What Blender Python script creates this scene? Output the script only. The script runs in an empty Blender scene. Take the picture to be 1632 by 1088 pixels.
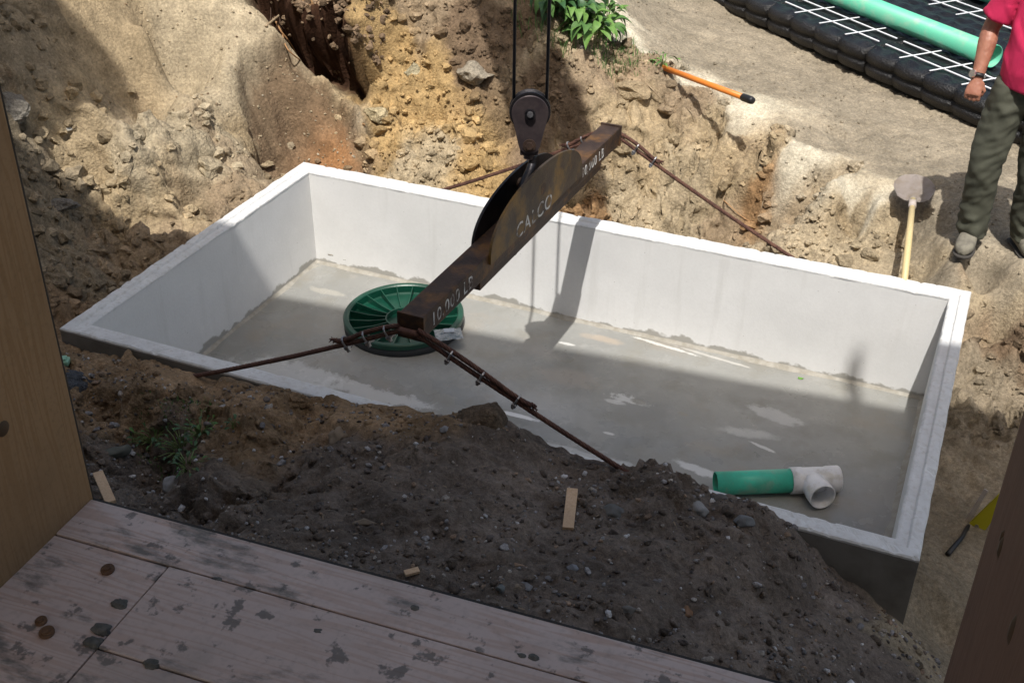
import bpy, bmesh, math, random
import numpy as np
from mathutils import Vector, Matrix, noise
random.seed(7); RNG = np.random.default_rng(11)
S = bpy.context.scene
C = S.collection

# ------------------------------------------------------------------ camera
FPX, PITCH, YAW, ROLL = 1869.43, 0.5573238, -0.39728769, 0.01383165
CAM = np.array([3.86332, -3.58538, 2.94830])
_cp, _sp = math.cos(PITCH), math.sin(PITCH)
FW = np.array([math.sin(YAW)*_cp, math.cos(YAW)*_cp, -_sp])
_rt = np.array([math.cos(YAW), -math.sin(YAW), 0.0]); _up = np.cross(_rt, FW)
RT = _rt*math.cos(ROLL)+_up*math.sin(ROLL); UP = _up*math.cos(ROLL)-_rt*math.sin(ROLL)
cd = bpy.data.cameras.new('camera'); cam = bpy.data.objects.new('camera', cd); C.objects.link(cam)
cd.sensor_width = 36; cd.lens = 36*FPX/1632; cd.clip_start = .02; cd.clip_end = 400
m = Matrix((( RT[0], UP[0], -FW[0], CAM[0]), (RT[1], UP[1], -FW[1], CAM[1]), (RT[2], UP[2], -FW[2], CAM[2]), (0, 0, 0, 1)))
cam.matrix_world = m; S.camera = cam

# ------------------------------------------------------------------ light
SUN = Vector((-.286, 1.0, -2.03)).normalized()
w = bpy.data.worlds.new('World'); S.world = w; w.use_nodes = True
nt = w.node_tree; bg = nt.nodes['Background']
sky = nt.nodes.new('ShaderNodeTexSky'); sky.sky_type = 'NISHITA'; sky.sun_disc = False
sky.sun_elevation = math.radians(62.9); sky.sun_rotation = math.radians(164)
wb = nt.nodes.new('ShaderNodeMix'); wb.data_type = 'RGBA'; wb.blend_type = 'MULTIPLY'; wb.inputs[0].default_value = 1; wb.inputs[7].default_value = (1.02, 1.0, .92, 1)   # white balance of the camera
nt.links.new(sky.outputs[0], wb.inputs[6]); nt.links.new(wb.outputs[2], bg.inputs[0]); bg.inputs[1].default_value = .122; sky.dust_density = 4; sky.ozone_density = .3
sl = bpy.data.lights.new('sun', 'SUN'); sl.energy = 3.6; sl.angle = math.radians(.55); sl.color = (1.0, .968, .915)
so = bpy.data.objects.new('sun', sl); C.objects.link(so); so.rotation_euler = SUN.to_track_quat('-Z', 'Y').to_euler()
S.view_settings.view_transform = 'Standard'; S.view_settings.look = 'None'; S.view_settings.gamma = 1
S.view_settings.exposure = 0.45; S.view_settings.use_curve_mapping = False
S.cycles.max_bounces = 6; S.cycles.use_denoising = True

# ------------------------------------------------------------------ helpers
def ray(px, py):
    d = FW + RT*(px-816)/FPX - UP*(py-544)/FPX
    return d/np.linalg.norm(d)
def U(px, py, z):                       # the point at height z seen at a place of the photograph
    d = ray(px, py); t = (z-CAM[2])/d[2]; return CAM+d*t
def UY(px, py, y):                      # same on the vertical plane y
    d = ray(px, py); t = (y-CAM[1])/d[1]; return CAM+d*t
def tag(o, label=None, cat=None, group=None, kind=None):
    if label: o['label'] = label
    if cat: o['category'] = cat
    if group: o['group'] = group
    if kind: o['kind'] = kind
    return o
def empty(name, loc, rot=(0, 0, 0)):
    o = bpy.data.objects.new(name, None); C.objects.link(o); o.location = loc; o.rotation_euler = rot
    o.empty_display_size = .1
    return o
def link(name, me, mats, parent=None, smooth=False):
    o = bpy.data.objects.new(name, me); C.objects.link(o)
    for mt in (mats if isinstance(mats, (list, tuple)) else [mats]): me.materials.append(mt)
    if parent is not None: o.parent = parent
    if smooth:
        for p in me.polygons: p.use_smooth = True
    return o
def obm(name, bm, mat, parent=None, smooth=False):
    me = bpy.data.meshes.new(name); bm.to_mesh(me); bm.free()
    return link(name, me, mat, parent, smooth)
def box(bm, c, s, rot=None, bevel=0.0, taper=None):
    M = Matrix.Translation(Vector(c))
    if rot is not None: M = M @ rot.to_4x4()
    r = bmesh.ops.create_cube(bm, size=1.0, matrix=M @ Matrix.Diagonal((s[0], s[1], s[2], 1)))
    if bevel:
        es = set(e for v in r['verts'] for e in v.link_edges)
        bmesh.ops.bevel(bm, geom=list(es), offset=bevel, segments=2, affect='EDGES', profile=.6)
    return r['verts']
def tube(bm, pts, r, n=10, cap=True, closed=False, squash=None):
    pts = [Vector(p) for p in pts]; rs = r if isinstance(r, (list, tuple)) else [r]*len(pts)
    rings = []; T = []; k = len(pts)
    for i in range(k):
        a = pts[i-1] if (i > 0 or closed) else pts[i]; b = pts[(i+1) % k] if (i < k-1 or closed) else pts[i]
        T.append((b-a).normalized())
    ref = Vector((0, 0, 1)) if abs(T[0].z) < .9 else Vector((1, 0, 0))
    X = T[0].cross(ref).normalized()
    for i in range(k):
        X = (X - T[i]*X.dot(T[i])).normalized(); Y = T[i].cross(X)
        rings.append([bm.verts.new(pts[i]+(X*math.cos(2*math.pi*j/n)+Y*math.sin(2*math.pi*j/n))*rs[i]) for j in range(n)])
    for i in range(k if closed else k-1):
        A = rings[i]; B = rings[(i+1) % k]
        for j in range(n): bm.faces.new((A[j], A[(j+1) % n], B[(j+1) % n], B[j]))
    if cap and not closed:
        bm.faces.new(rings[0][::-1]); bm.faces.new(rings[-1])
def lathe(bm, prof, n=48, M=Matrix.Identity(4)):
    rings = []
    for r, z in prof:
        if r < 1e-6: rings.append([bm.verts.new(M @ Vector((0, 0, z)))])
        else: rings.append([bm.verts.new(M @ Vector((r*math.cos(2*math.pi*j/n), r*math.sin(2*math.pi*j/n), z))) for j in range(n)])
    for A, B in zip(rings, rings[1:]):
        for j in range(n):
            j2 = (j+1) % n
            q = [A[j % len(A)], A[j2 % len(A)], B[j2 % len(B)], B[j % len(B)]]
            q2 = []
            for v in q:
                if v not in q2: q2.append(v)
            if len(q2) > 2: bm.faces.new(q2)
def frame(d, up=(0, 0, 1)):             # rotation whose Z is d
    z = Vector(d).normalized(); x = Vector(up).cross(z)
    if x.length < 1e-4: x = Vector((1, 0, 0)).cross(z)
    x.normalize(); y = z.cross(x)
    return Matrix((x, y, z)).transposed()
def cyl(bm, a, b, r, n=24, r2=None):
    a = Vector(a); b = Vector(b); r2 = r if r2 is None else r2
    M = Matrix.Translation(a) @ frame(b-a).to_4x4(); h = (b-a).length
    lathe(bm, [(0, 0), (r, 0), (r2, h), (0, h)], n, M)

# ------------------------------------------------------------------ materials
def mat(name, col, rough=.6, metal=0.0, col2=None, nscale=20, nmin=.4, nmax=.65, bump=0.0, bscale=60, detail=6, col3=None, n3=5, spec=.5, coord='Object', stretch=None, subs=0, bdist=.005):
    mt = bpy.data.materials.new(name); mt.use_nodes = True; t = mt.node_tree; N = t.nodes; L = t.links
    b = N['Principled BSDF']; b.inputs['Roughness'].default_value = rough; b.inputs['Metallic'].default_value = metal
    b.inputs['Base Color'].default_value = (*col, 1); b.inputs['Specular IOR Level'].default_value = spec
    if subs: b.inputs['Subsurface Weight'].default_value = subs; b.inputs['Subsurface Radius'].default_value = (.02, .008, .004)
    tc = N.new('ShaderNodeTexCoord'); src = tc.outputs[coord]
    if stretch:
        mp = N.new('ShaderNodeMapping'); mp.inputs['Scale'].default_value = stretch; L.new(src, mp.inputs[0]); src = mp.outputs[0]
    def ns(sc, d=detail):
        n = N.new('ShaderNodeTexNoise'); n.inputs['Scale'].default_value = sc; n.inputs['Detail'].default_value = d; n.inputs['Roughness'].default_value = .6
        L.new(src, n.inputs['Vector']); return n.outputs['Fac']
    def rmp(s, a, c):
        r = N.new('ShaderNodeMapRange'); r.inputs[1].default_value = a; r.inputs[2].default_value = c; L.new(s, r.inputs[0]); return r.outputs[0]
    out = None
    if col2 is not None:
        mx = N.new('ShaderNodeMix'); mx.data_type = 'RGBA'; mx.inputs[6].default_value = (*col, 1); mx.inputs[7].default_value = (*col2, 1)
        L.new(rmp(ns(nscale), nmin, nmax), mx.inputs[0]); out = mx.outputs[2]
        if col3 is not None:
            m2 = N.new('ShaderNodeMix'); m2.data_type = 'RGBA'; m2.inputs[7].default_value = (*col3, 1)
            L.new(out, m2.inputs[6]); L.new(rmp(ns(n3), .5, .66), m2.inputs[0]); out = m2.outputs[2]
        L.new(out, b.inputs['Base Color'])
    if bump:
        bp = N.new('ShaderNodeBump'); bp.inputs['Strength'].default_value = bump; bp.inputs['Distance'].default_value = bdist
        L.new(ns(bscale, 8), bp.inputs['Height']); L.new(bp.outputs[0], b.inputs['Normal'])
    return mt

def soil_material(name, attr=True, base=(.3, .25, .18), wet=False):
    mt = bpy.data.materials.new(name); mt.use_nodes = True; t = mt.node_tree; N = t.nodes; L = t.links
    b = N['Principled BSDF']; b.inputs['Roughness'].default_value = .95; b.inputs['Specular IOR Level'].default_value = .12
    tc = N.new('ShaderNodeTexCoord'); src = tc.outputs['Object']
    if attr:
        a = N.new('ShaderNodeAttribute'); a.attribute_name = 'Col'; col = a.outputs['Color']; alpha = a.outputs['Alpha']
    else:
        a = N.new('ShaderNodeRGB'); a.outputs[0].default_value = (*base, 1); col = a.outputs[0]
    def ns(sc, d=6, r=.65):
        n = N.new('ShaderNodeTexNoise'); n.inputs['Scale'].default_value = sc; n.inputs['Detail'].default_value = d; n.inputs['Roughness'].default_value = r
        L.new(src, n.inputs['Vector']); return n.outputs['Fac']
    def mr(s, i0, i1, o0, o1):
        r = N.new('ShaderNodeMapRange'); [r.inputs[k+1].__setattr__('default_value', v) for k, v in enumerate((i0, i1, o0, o1))]
        L.new(s, r.inputs[0]); return r.outputs[0]
    def mul(x, y):
        q = N.new('ShaderNodeMath'); q.operation = 'MULTIPLY'; L.new(x, q.inputs[0]); L.new(y, q.inputs[1]); return q.outputs[0]
    f = mul(mr(ns(7), .3, .7, .74, 1.22), mr(ns(55, 5), .3, .7, .66, 1.3))
    f = mul(f, mr(ns(210, 3), .3, .7, .75, 1.25))
    v = N.new('ShaderNodeVectorMath'); v.operation = 'SCALE'; L.new(col, v.inputs[0]); L.new(f, v.inputs[3])
    L.new(v.outputs[0], b.inputs['Base Color'])
    vo = N.new('ShaderNodeTexVoronoi'); vo.inputs['Scale'].default_value = 45; L.new(src, vo.inputs['Vector'])
    vo2 = N.new('ShaderNodeTexVoronoi'); vo2.inputs['Scale'].default_value = 110; L.new(src, vo2.inputs['Vector'])
    def add(x, y):
        q = N.new('ShaderNodeMath'); q.operation = 'ADD'; L.new(x, q.inputs[0]); L.new(y, q.inputs[1]); return q.outputs[0]
    h = add(mr(ns(30, 10, .7), 0, 1, 0, 1.5), add(mr(vo.outputs['Distance'], 0, 1, .5, 0), mr(vo2.outputs['Distance'], 0, 1, .25, 0)))
    bp = N.new('ShaderNodeBump'); bp.inputs['Strength'].default_value = .85; bp.inputs['Distance'].default_value = .016
    L.new(h, bp.inputs['Height']); L.new(bp.outputs[0], b.inputs['Normal'])
    if attr: L.new(mul(alpha, mr(ns(3), .35, .65, .45, 1.0)), bp.inputs['Strength'])
    return mt
SOIL = soil_material('soil')
STEEL = mat('rusty_steel', (.045, .028, .022), .62, .35, (.080, .050, .036), 9, .38, .62, .35, 90, col3=(.17, .085, .032), n3=7, spec=.4)
DARKSTEEL = mat('greasy_black_steel', (.016, .015, .018), .42, .6, (.035, .032, .036), 12, bump=.3, bscale=70)
BLOCKSTEEL = mat('worn_block_steel', (.05, .038, .042), .5, .5, (.085, .065, .065), 14, bump=.25, bscale=60)
ROPE = mat('rusty_wire_rope', (.075, .032, .024), .65, .3, (.15, .07, .045), 40, bump=.8, bscale=220)
ZINC = mat('zinc_clip', (.42, .42, .44), .35, .85, (.2, .19, .2), 60, bump=.2, bscale=120)
CABLE = mat('greased_cable', (.03, .032, .042), .5, .4, bump=.6, bscale=300)
PAINTBLACK = mat('black_rubber', (.012, .012, .014), .5)

# ------------------------------------------------------------------ numpy noise
def _hash(ix, iy, k=0):
    h = (ix.astype(np.int64)*374761393 + iy.astype(np.int64)*668265263 + k*2147483647*13 + 1013904223) & 0xffffffff
    h = ((h ^ (h >> 13))*1274126177) & 0xffffffff
    h = ((h ^ (h >> 16))*2246822519) & 0xffffffff
    return ((h ^ (h >> 15)) & 0xffffff)/float(0x1000000)
def vn(x, y, k=0):
    ix = np.floor(x); iy = np.floor(y); fx = x-ix; fy = y-iy
    fx = fx*fx*fx*(fx*(fx*6-15)+10); fy = fy*fy*fy*(fy*(fy*6-15)+10)
    a = _hash(ix, iy, k); b = _hash(ix+1, iy, k); c = _hash(ix, iy+1, k); d = _hash(ix+1, iy+1, k)
    return (a*(1-fx)+b*fx)*(1-fy)+(c*(1-fx)+d*fx)*fy
def fbm(x, y, k=0, o=4, g=.5):
    s = 0; a = 1; t = 0
    for i in range(o):
        s = s+a*(vn(x, y, k+i*7)-.5); t += a; a *= g; x, y = 1.9*x*.8-1.9*y*.6+3.1, 1.9*x*.6+1.9*y*.8+7.7
    return s/t*2
def lumps(x, y, k=0, r=.75):            # domed clods: every cell holds one of its own height
    ix = np.floor(x); iy = np.floor(y); best = np.zeros_like(x)
    for dx in (-1, 0, 1):
        for dy in (-1, 0, 1):
            cx = ix+dx; cy = iy+dy
            px = cx+_hash(cx, cy, k+1); py = cy+_hash(cx, cy, k+2); am = _hash(cx, cy, k+3); rr = r*(.35+.65*_hash(cx, cy, k+4))
            asp = .6+.8*_hash(cx, cy, k+5); th = 3.14*_hash(cx, cy, k+6)
            ux = (x-px)*np.cos(th)+(y-py)*np.sin(th); uy = -(x-px)*np.sin(th)+(y-py)*np.cos(th)
            d = (ux*asp)**2+(uy/asp)**2
            best = np.maximum(best, np.sqrt(np.maximum(0, 1-d/rr**2))*rr*(.4+.6*am))
    return best

# ------------------------------------------------------------------ terrain control points: px, py, z, lumpiness, colour
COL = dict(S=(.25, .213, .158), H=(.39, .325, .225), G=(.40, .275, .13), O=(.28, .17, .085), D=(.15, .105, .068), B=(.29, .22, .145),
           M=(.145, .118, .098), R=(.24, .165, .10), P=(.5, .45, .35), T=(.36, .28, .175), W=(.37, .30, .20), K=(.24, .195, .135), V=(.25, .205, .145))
CP = [  # far and left
 (380,0,1.35,.35,'H'),(300,0,1.55,.3,'H'),(200,0,1.75,.4,'T'),(100,0,1.9,.6,'B'),(0,0,2.0,.8,'B'),(430,100,.62,.3,'H'),(330,110,.72,.2,'H'),(250,120,.75,.45,'T'),
 (150,110,.95,.5,'T'),(60,120,1.1,1,'K'),(0,160,1.1,1,'K'),(10,240,.8,1,'K'),(290,200,.28,.35,'W'),(225,190,.42,1.2,'H'),(200,235,.42,1.3,'H'),(230,255,.0,.9,'K'),(235,150,.0,.8,'T'),(260,150,.0,.25,'T'),(300,140,.0,.2,'H'),(160,220,.42,.7,'T'),(80,220,.62,.8,'K'),
 (370,170,.35,.45,'H'),(360,240,.0,1.3,'H'),(320,230,.08,1.1,'H'),(240,260,.15,1.4,'H'),(150,290,.15,1.4,'T'),(90,330,.2,.9,'K'),(50,400,.3,.9,'K'),(200,350,0,1.5,'T'),
 (300,340,-.1,1.4,'T'),(250,400,-.1,1.2,'B'),(150,430,0,1,'B'),(100,480,.05,.9,'K'),(420,230,-.15,1.1,'T'),(440,190,.08,.7,'K'),(400,150,.33,.5,'H'),(470,135,.33,.4,'H'),
 (470,200,-.12,.5,'D'),(520,240,-.3,.5,'O'),(480,250,-.32,.6,'D'),(560,260,-.35,.7,'B'),(550,195,.0,.5,'K'),(520,140,.2,.5,'T'),(560,170,.08,.8,'T'),
 (480,85,.42,.3,'O'),(540,105,.3,.4,'O'),(430,50,.72,.9,'D'),(440,20,.72,1.1,'D'),(500,25,.72,1.2,'D'),(580,130,.2,.8,'G'),(600,235,-.22,1,'G'),(600,160,.1,1,'G'),(640,110,.32,1.1,'G'),
 (640,50,.72,1.1,'B'),(560,10,1.05,1.2,'D'),(590,60,.6,1.2,'B'),(480,2,1.25,1.2,'D'),(720,20,.85,1,'B'),(620,5,1.05,1,'B'),(690,60,.6,1.2,'B'),(700,140,.18,1.3,'G'),(660,190,-.02,1.1,'G'),(700,240,-.25,1.2,'W'),(640,260,-.35,.9,'W'),
 (760,250,-.25,1.2,'G'),(770,180,.05,1.2,'G'),(780,100,.42,.9,'D'),(760,60,.6,.9,'D'),(800,30,.72,.8,'B'),(830,60,.55,.9,'D'),(880,100,.35,1,'D'),(880,200,-.02,.8,'D'),(820,270,-.3,.9,'G'),  # dark points behind the hook block paint a shaded hollow into the soil
 (910,180,.05,.9,'D'),(930,250,-.2,1.1,'O'),(900,310,-.42,1.2,'T'),(980,320,-.45,1.3,'W'),(870,55,.55,.9,'W'),(930,70,.48,.9,'W'),(860,5,.72,.5,'D'),  # first dark point continues that painted shade
 # bank between the sand and the tank
 (960,120,.26,1,'B'),(1000,100,.25,1,'B'),(1050,110,.18,1,'B'),(980,160,.12,1.2,'T'),(1050,180,.02,1.2,'T'),(1100,160,.07,.9,'B'),(1000,240,-.15,1.2,'T'),(1080,250,-.15,1.2,'W'),(1060,330,-.4,1.3,'W'),
 (1150,200,-.02,1.1,'T'),(1160,270,-.2,.9,'T'),(1200,330,-.35,.8,'O'),(1150,350,-.45,.9,'B'),(1220,240,.0,1,'T'),(1280,320,-.15,1.1,'W'),(1260,380,-.42,1,'B'),(1330,350,-.15,.9,'T'),(1350,410,-.4,.9,'W'),
 (1400,380,-.15,.7,'W'),(1420,420,-.35,.8,'W'),(1480,440,-.22,.7,'W'),
 # pale lip and the sand flat
 (980,40,.33,.4,'P'),(960,0,.38,.4,'P'),(1010,80,.2,.45,'P'),(1100,130,.1,.4,'P'),(1180,175,.07,.4,'P'),(1260,240,.05,.45,'P'),(1330,290,.05,.45,'P'),(1400,310,.04,.3,'P'),
 (1050,40,.1,.16,'S'),(1100,90,.04,.18,'S'),(1060,0,.08,.14,'S'),(1200,60,0,.14,'S'),(1200,130,.02,.22,'S'),(1300,150,0,.2,'S'),(1300,230,.02,.26,'S'),(1400,200,0,.22,'S'),(1420,260,.01,.3,'S'),(1480,240,0,.25,'S'),
 (1480,330,.01,.3,'S'),(1500,390,-.02,.3,'W'),(1540,410,0,.2,'S'),(1600,400,0,.2,'S'),(1632,300,0,.2,'S'),(1580,450,-.08,.5,'W'),(1620,450,-.05,.5,'W'),(1550,455,-.16,.5,'B'),
 # pit to the right of the tank
 (1600,500,-.25,.9,'V'),(1630,540,-.25,1,'D'),(1580,540,-.38,1,'B'),(1600,600,-.42,1.2,'V'),(1560,650,-.5,1.2,'V'),(1600,700,-.5,.8,'V'),(1560,760,-.52,.5,'K'),(1530,850,-.53,.3,'K'),(1500,950,-.42,.3,'K'),
 ]
BO = {(470,200):-.12,(640,50):.1,(690,60):.08,(720,20):.1,(620,5):.1,(760,60):.06,(780,100):.0,(930,70):.12,(870,55):.1,(880,100):.05,(910,180):-.02,(600,235):.02,(580,130):-.03,(520,240):-.08,(480,250):-.06,(440,190):-.05,(400,150):.1,(470,135):.12,(520,140):.05,(370,170):.08,(480,85):-.12,(540,105):-.14,(430,50):.0,(440,20):.05,(500,25):.08,(590,60):.05,(560,10):.1,(480,2):.1,
      (250,120):.1,(290,200):.05,(225,190):.30,(200,235):.28,(230,255):.0,(235,150):.14,(260,150):-.04,(300,140):.0,(320,230):.12,(370,230):.10,(160,220):.1,(10,240):.2,(0,160):.15,(360,240):.08,(240,260):.12}
CW = [(x, y, 0.0, .18, 'S') for x, y in ((3.93, 2.5), (3.93, 2.75), (4.2, 2.55), (4.2, 2.85), (4.05, 2.7), (3.8, 2.75), (4.5, 2.7))]+[  # world points: x, y, z, lumpiness, colour (the near mound, hidden ground and far surroundings)
 (-.3,.2,-.05,.8,'R'),(-.3,1,-.2,1,'B'),(-.25,1.9,-.3,1,'B'),(-.1,2.4,-.4,.8,'B'),(.8,2.35,-.5,.6,'B'),(1.8,2.35,-.5,.8,'T'),(2.8,2.35,-.5,.8,'B'),(3.6,2.3,-.45,.7,'W'),(4.0,2.3,-.3,.6,'B'),
 (.1,-.14,.02,.7,'R'),(.5,-.14,.04,.8,'R'),(.84,-.14,-.03,.6,'R'),(1.0,-.13,-.02,.6,'R'),(1.22,-.14,.05,.7,'R'),(1.55,-.14,.08,.8,'R'),(1.82,-.14,.12,.6,'R'),(2.1,-.14,.18,.6,'R'),(2.26,-.14,.22,.85,'M'),(2.36,-.14,.22,.85,'M'),(2.52,-.14,.14,.72,'M'),
 (2.64,-.14,.07,.72,'M'),(2.81,-.14,.12,.72,'M'),(2.94,-.14,.22,.85,'M'),(3.05,-.14,.21,.85,'M'),(3.22,-.14,.14,.72,'M'),(3.42,-.14,.14,.72,'M'),(3.55,-.14,.09,.72,'M'),(3.63,-.12,-.04,.72,'M'),(3.75,-.12,-.12,.6,'M'),(4.0,-.14,-.23,.4,'K'),
 (.3,-.5,.13,1,'R'),(.9,-.5,.1,1,'R'),(1.12,-.66,.02,1.1,'M'),(1.3,-.5,.16,.9,'R'),(1.8,-.5,.19,.85,'M'),(2.3,-.5,.26,.72,'M'),(2.8,-.5,.22,.72,'M'),(3.3,-.5,.2,.72,'M'),(3.6,-.5,.06,.72,'M'),(3.9,-.5,-.10,.5,'M'),(4.3,-.4,-.35,.3,'K'),
 (.5,-1.1,.25,1,'R'),(1.3,-1.1,.28,.9,'M'),(2.1,-1.1,.32,.72,'M'),(3,-1.1,.32,.72,'M'),(3.6,-1.1,.2,.72,'M'),(4.1,-1.1,0,.72,'M'),(1.3,-2,.5,.8,'M'),(2.5,-2,.5,.72,'M'),(3.5,-2,.45,.72,'M'),(4.5,-2,.3,.72,'M'),
 (4.15,.2,-.55,.3,'K'),(4.6,.3,-.5,.4,'K'),(4.3,1.2,-.52,.4,'K'),(5.2,1.2,-.4,.8,'V'),(5.5,2.4,-.1,.4,'S'),(5.5,-1,-.2,.72,'M'),(6,4,0,.2,'S'),(8,4,0,.2,'S'),(8,0,0,.3,'S'),(5,8,0,.15,'S'),(9,9,0,.2,'S'),(3,9,0,.15,'S'),(1.5,9,.1,.2,'S'),
 (-2,-2,.4,.8,'K'),(-4,1,1.3,.8,'K'),(-4,5,2.0,.8,'T'),(-3,8,2.3,.7,'T'),(-1,8,1.9,.7,'B'),(-9,3,2.4,.7,'T'),(-6,10,2.4,.7,'T'),(-9,-2,1.6,.7,'T'),(9,-3,.2,.5,'S'),(0,12,1.2,.5,'T')]
_P = []; 
def bank(x, y):                          # broad rise of the bank away from the left and far sides of the tank
    d = np.hypot(np.maximum(0, -x-.05), np.maximum(0, y-2.35)); f = np.clip(1-(x-.9)/1.6, 0, 1)
    return -.42+d*(.50*f+.28*(1-f))
def on_bank(px, py, off):
    d = ray(px, py); ts = np.linspace(3, 18, 3000); P = CAM[None]+d[None]*ts[:, None]; f = P[:, 2]-bank(P[:, 0], P[:, 1])-off
    i = np.nonzero(f < 0)[0]; return P[i[0]] if len(i) else P[-1]
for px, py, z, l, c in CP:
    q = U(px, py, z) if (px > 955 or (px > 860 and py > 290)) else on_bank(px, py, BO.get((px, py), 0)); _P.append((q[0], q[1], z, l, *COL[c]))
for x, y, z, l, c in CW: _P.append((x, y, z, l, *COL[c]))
_P = np.array(_P)
_D = np.hypot(_P[:, None, 0]-_P[None, :, 0], _P[:, None, 1]-_P[None, :, 1])
_A = np.ones((len(_P)+1,)*2); _A[:-1, :-1] = -np.sqrt(_D**2+.05**2)+np.eye(len(_P))*.02; _A[-1, -1] = 0
_Wt = np.linalg.solve(_A, np.append(_P[:, 2], 0))
def base_z(x, y):
    s = np.full_like(x, _Wt[-1])
    for i in range(len(_P)): s -= _Wt[i]*np.sqrt((x-_P[i, 0])**2+(y-_P[i, 1])**2+.0025)
    return s
def zones(x, y):                        # lumpiness and colour by distance, on a wobbled map so borders are ragged
    wx = x+.22*fbm(x*1.7, y*1.7, 31, 4, .6); wy = y+.22*fbm(x*1.7+9, y*1.7, 47, 4, .6)
    acc = np.zeros((4,)+x.shape); sw = np.zeros_like(x)
    for i in range(len(_P)):
        d2 = (wx-_P[i, 0])**2+(wy-_P[i, 1])**2+.004
        w_ = 1/(d2*d2*d2); sw += w_
        for k in range(4): acc[k] += w_*_P[i, 3+k]
    return acc/sw
def blocks(x, y, k=0):                   # broken slabs: every cell sits at its own height and tilt, with a crack round it
    ix = np.floor(x); iy = np.floor(y); d1 = np.full_like(x, 9.); d2 = np.full_like(x, 9.); h = np.zeros_like(x)
    for dx in (-1, 0, 1):
        for dy in (-1, 0, 1):
            cx = ix+dx; cy = iy+dy; px = cx+.1+.8*_hash(cx, cy, k+1); py = cy+.1+.8*_hash(cx, cy, k+2)
            d = np.hypot(x-px, y-py); nh = _hash(cx, cy, k+3)-.5+(x-px)*(_hash(cx, cy, k+4)-.5)*1.3+(y-py)*(_hash(cx, cy, k+5)-.35)*1.3
            c1 = d < d1; d2 = np.where(c1, d1, np.minimum(d2, d)); h = np.where(c1, nh, h); d1 = np.where(c1, d, d1)
    return h-.35*np.clip(1-(d2-d1)/.10, 0, 1)
def in_poly(x, y, poly, soft=.03):
    ins = np.zeros(x.shape, bool); dm = np.full(x.shape, 9.); n = len(poly)
    for i in range(n):
        x1, y1 = poly[i]; x2, y2 = poly[(i+1) % n]
        c = ((y1 > y) != (y2 > y)) & (x < (x2-x1)*(y-y1)/(y2-y1+1e-12)+x1); ins ^= c
        t = np.clip(((x-x1)*(x2-x1)+(y-y1)*(y2-y1))/((x2-x1)**2+(y2-y1)**2), 0, 1); dm = np.minimum(dm, np.hypot(x-x1-t*(x2-x1), y-y1-t*(y2-y1)))
    return np.clip(.5+np.where(ins, dm, -dm)/(2*soft), 0, 1)
def ss(a, b, t): t = np.clip((t-a)/(b-a), 0, 1); return t*t*(3-2*t)
# the undercut hollow below the sod: a line on the ground, the bank rises behind it
CA = on_bank(398, 62, 0)[:2]; CB = on_bank(598, 138, 0)[:2]
_cd = (CB-CA)/np.linalg.norm(CB-CA); _cn = np.array([-_cd[1], _cd[0]])
if _cn[1] < 0: _cn = -_cn
_cl = np.linalg.norm(CB-CA)
def cave(x, y):
    t = ((x-CA[0])*_cd[0]+(y-CA[1])*_cd[1])/_cl; d = (x-CA[0])*_cn[0]+(y-CA[1])*_cn[1]-.07*np.sin(np.clip(t, 0, 1)*3.14)-.06*fbm(t*6, x*0, 5, 3)
    return t, d, ss(-.12, .12, t)*(1-ss(.9, 1.1, t))
DUG = [(np.array([on_bank(px, py, -.05)[:2] for px, py in P_]), dep_, sf_) for P_, dep_, sf_ in (
    ([(392, 215), (396, 176), (428, 162), (470, 138), (505, 146), (552, 186), (578, 225), (600, 300), (500, 275), (470, 300), (420, 262)], .15, .025),
    ([(640, 100), (672, 112), (690, 150), (664, 158), (640, 128)], .07, .02), ([(560, 100), (600, 118), (596, 150), (575, 150)], .06, .02))]
PITS = []                               # small hollows: px, py, z, radius, depth
for px, py, z, r, dp in ((603, 205, -.1, .07, .22), (797, 112, .35, .12, .3), (625, 118, .25, .07, .15), (655, 160, .1, .08, .16), (425, 168, .15, .13, .14), (690, 178, 0, .06, .12), (905, 20, .6, .1, .1),
                         (250, 90, .85, .09, .1), (230, 290, .1, .13, .2), (1130, 285, -.2, .1, .08), (1558, 465, -.2, .1, .12), (1420, 212, 0, .1, .03), (1240, 125, 0, .09, .025), (1470, 320, 0, .16, .03), (300, 285, 0, .14, .18), (170, 275, .1, .1, .15)):
    q = U(px, py, z); PITS.append((q[0], q[1], r, dp))
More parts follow.
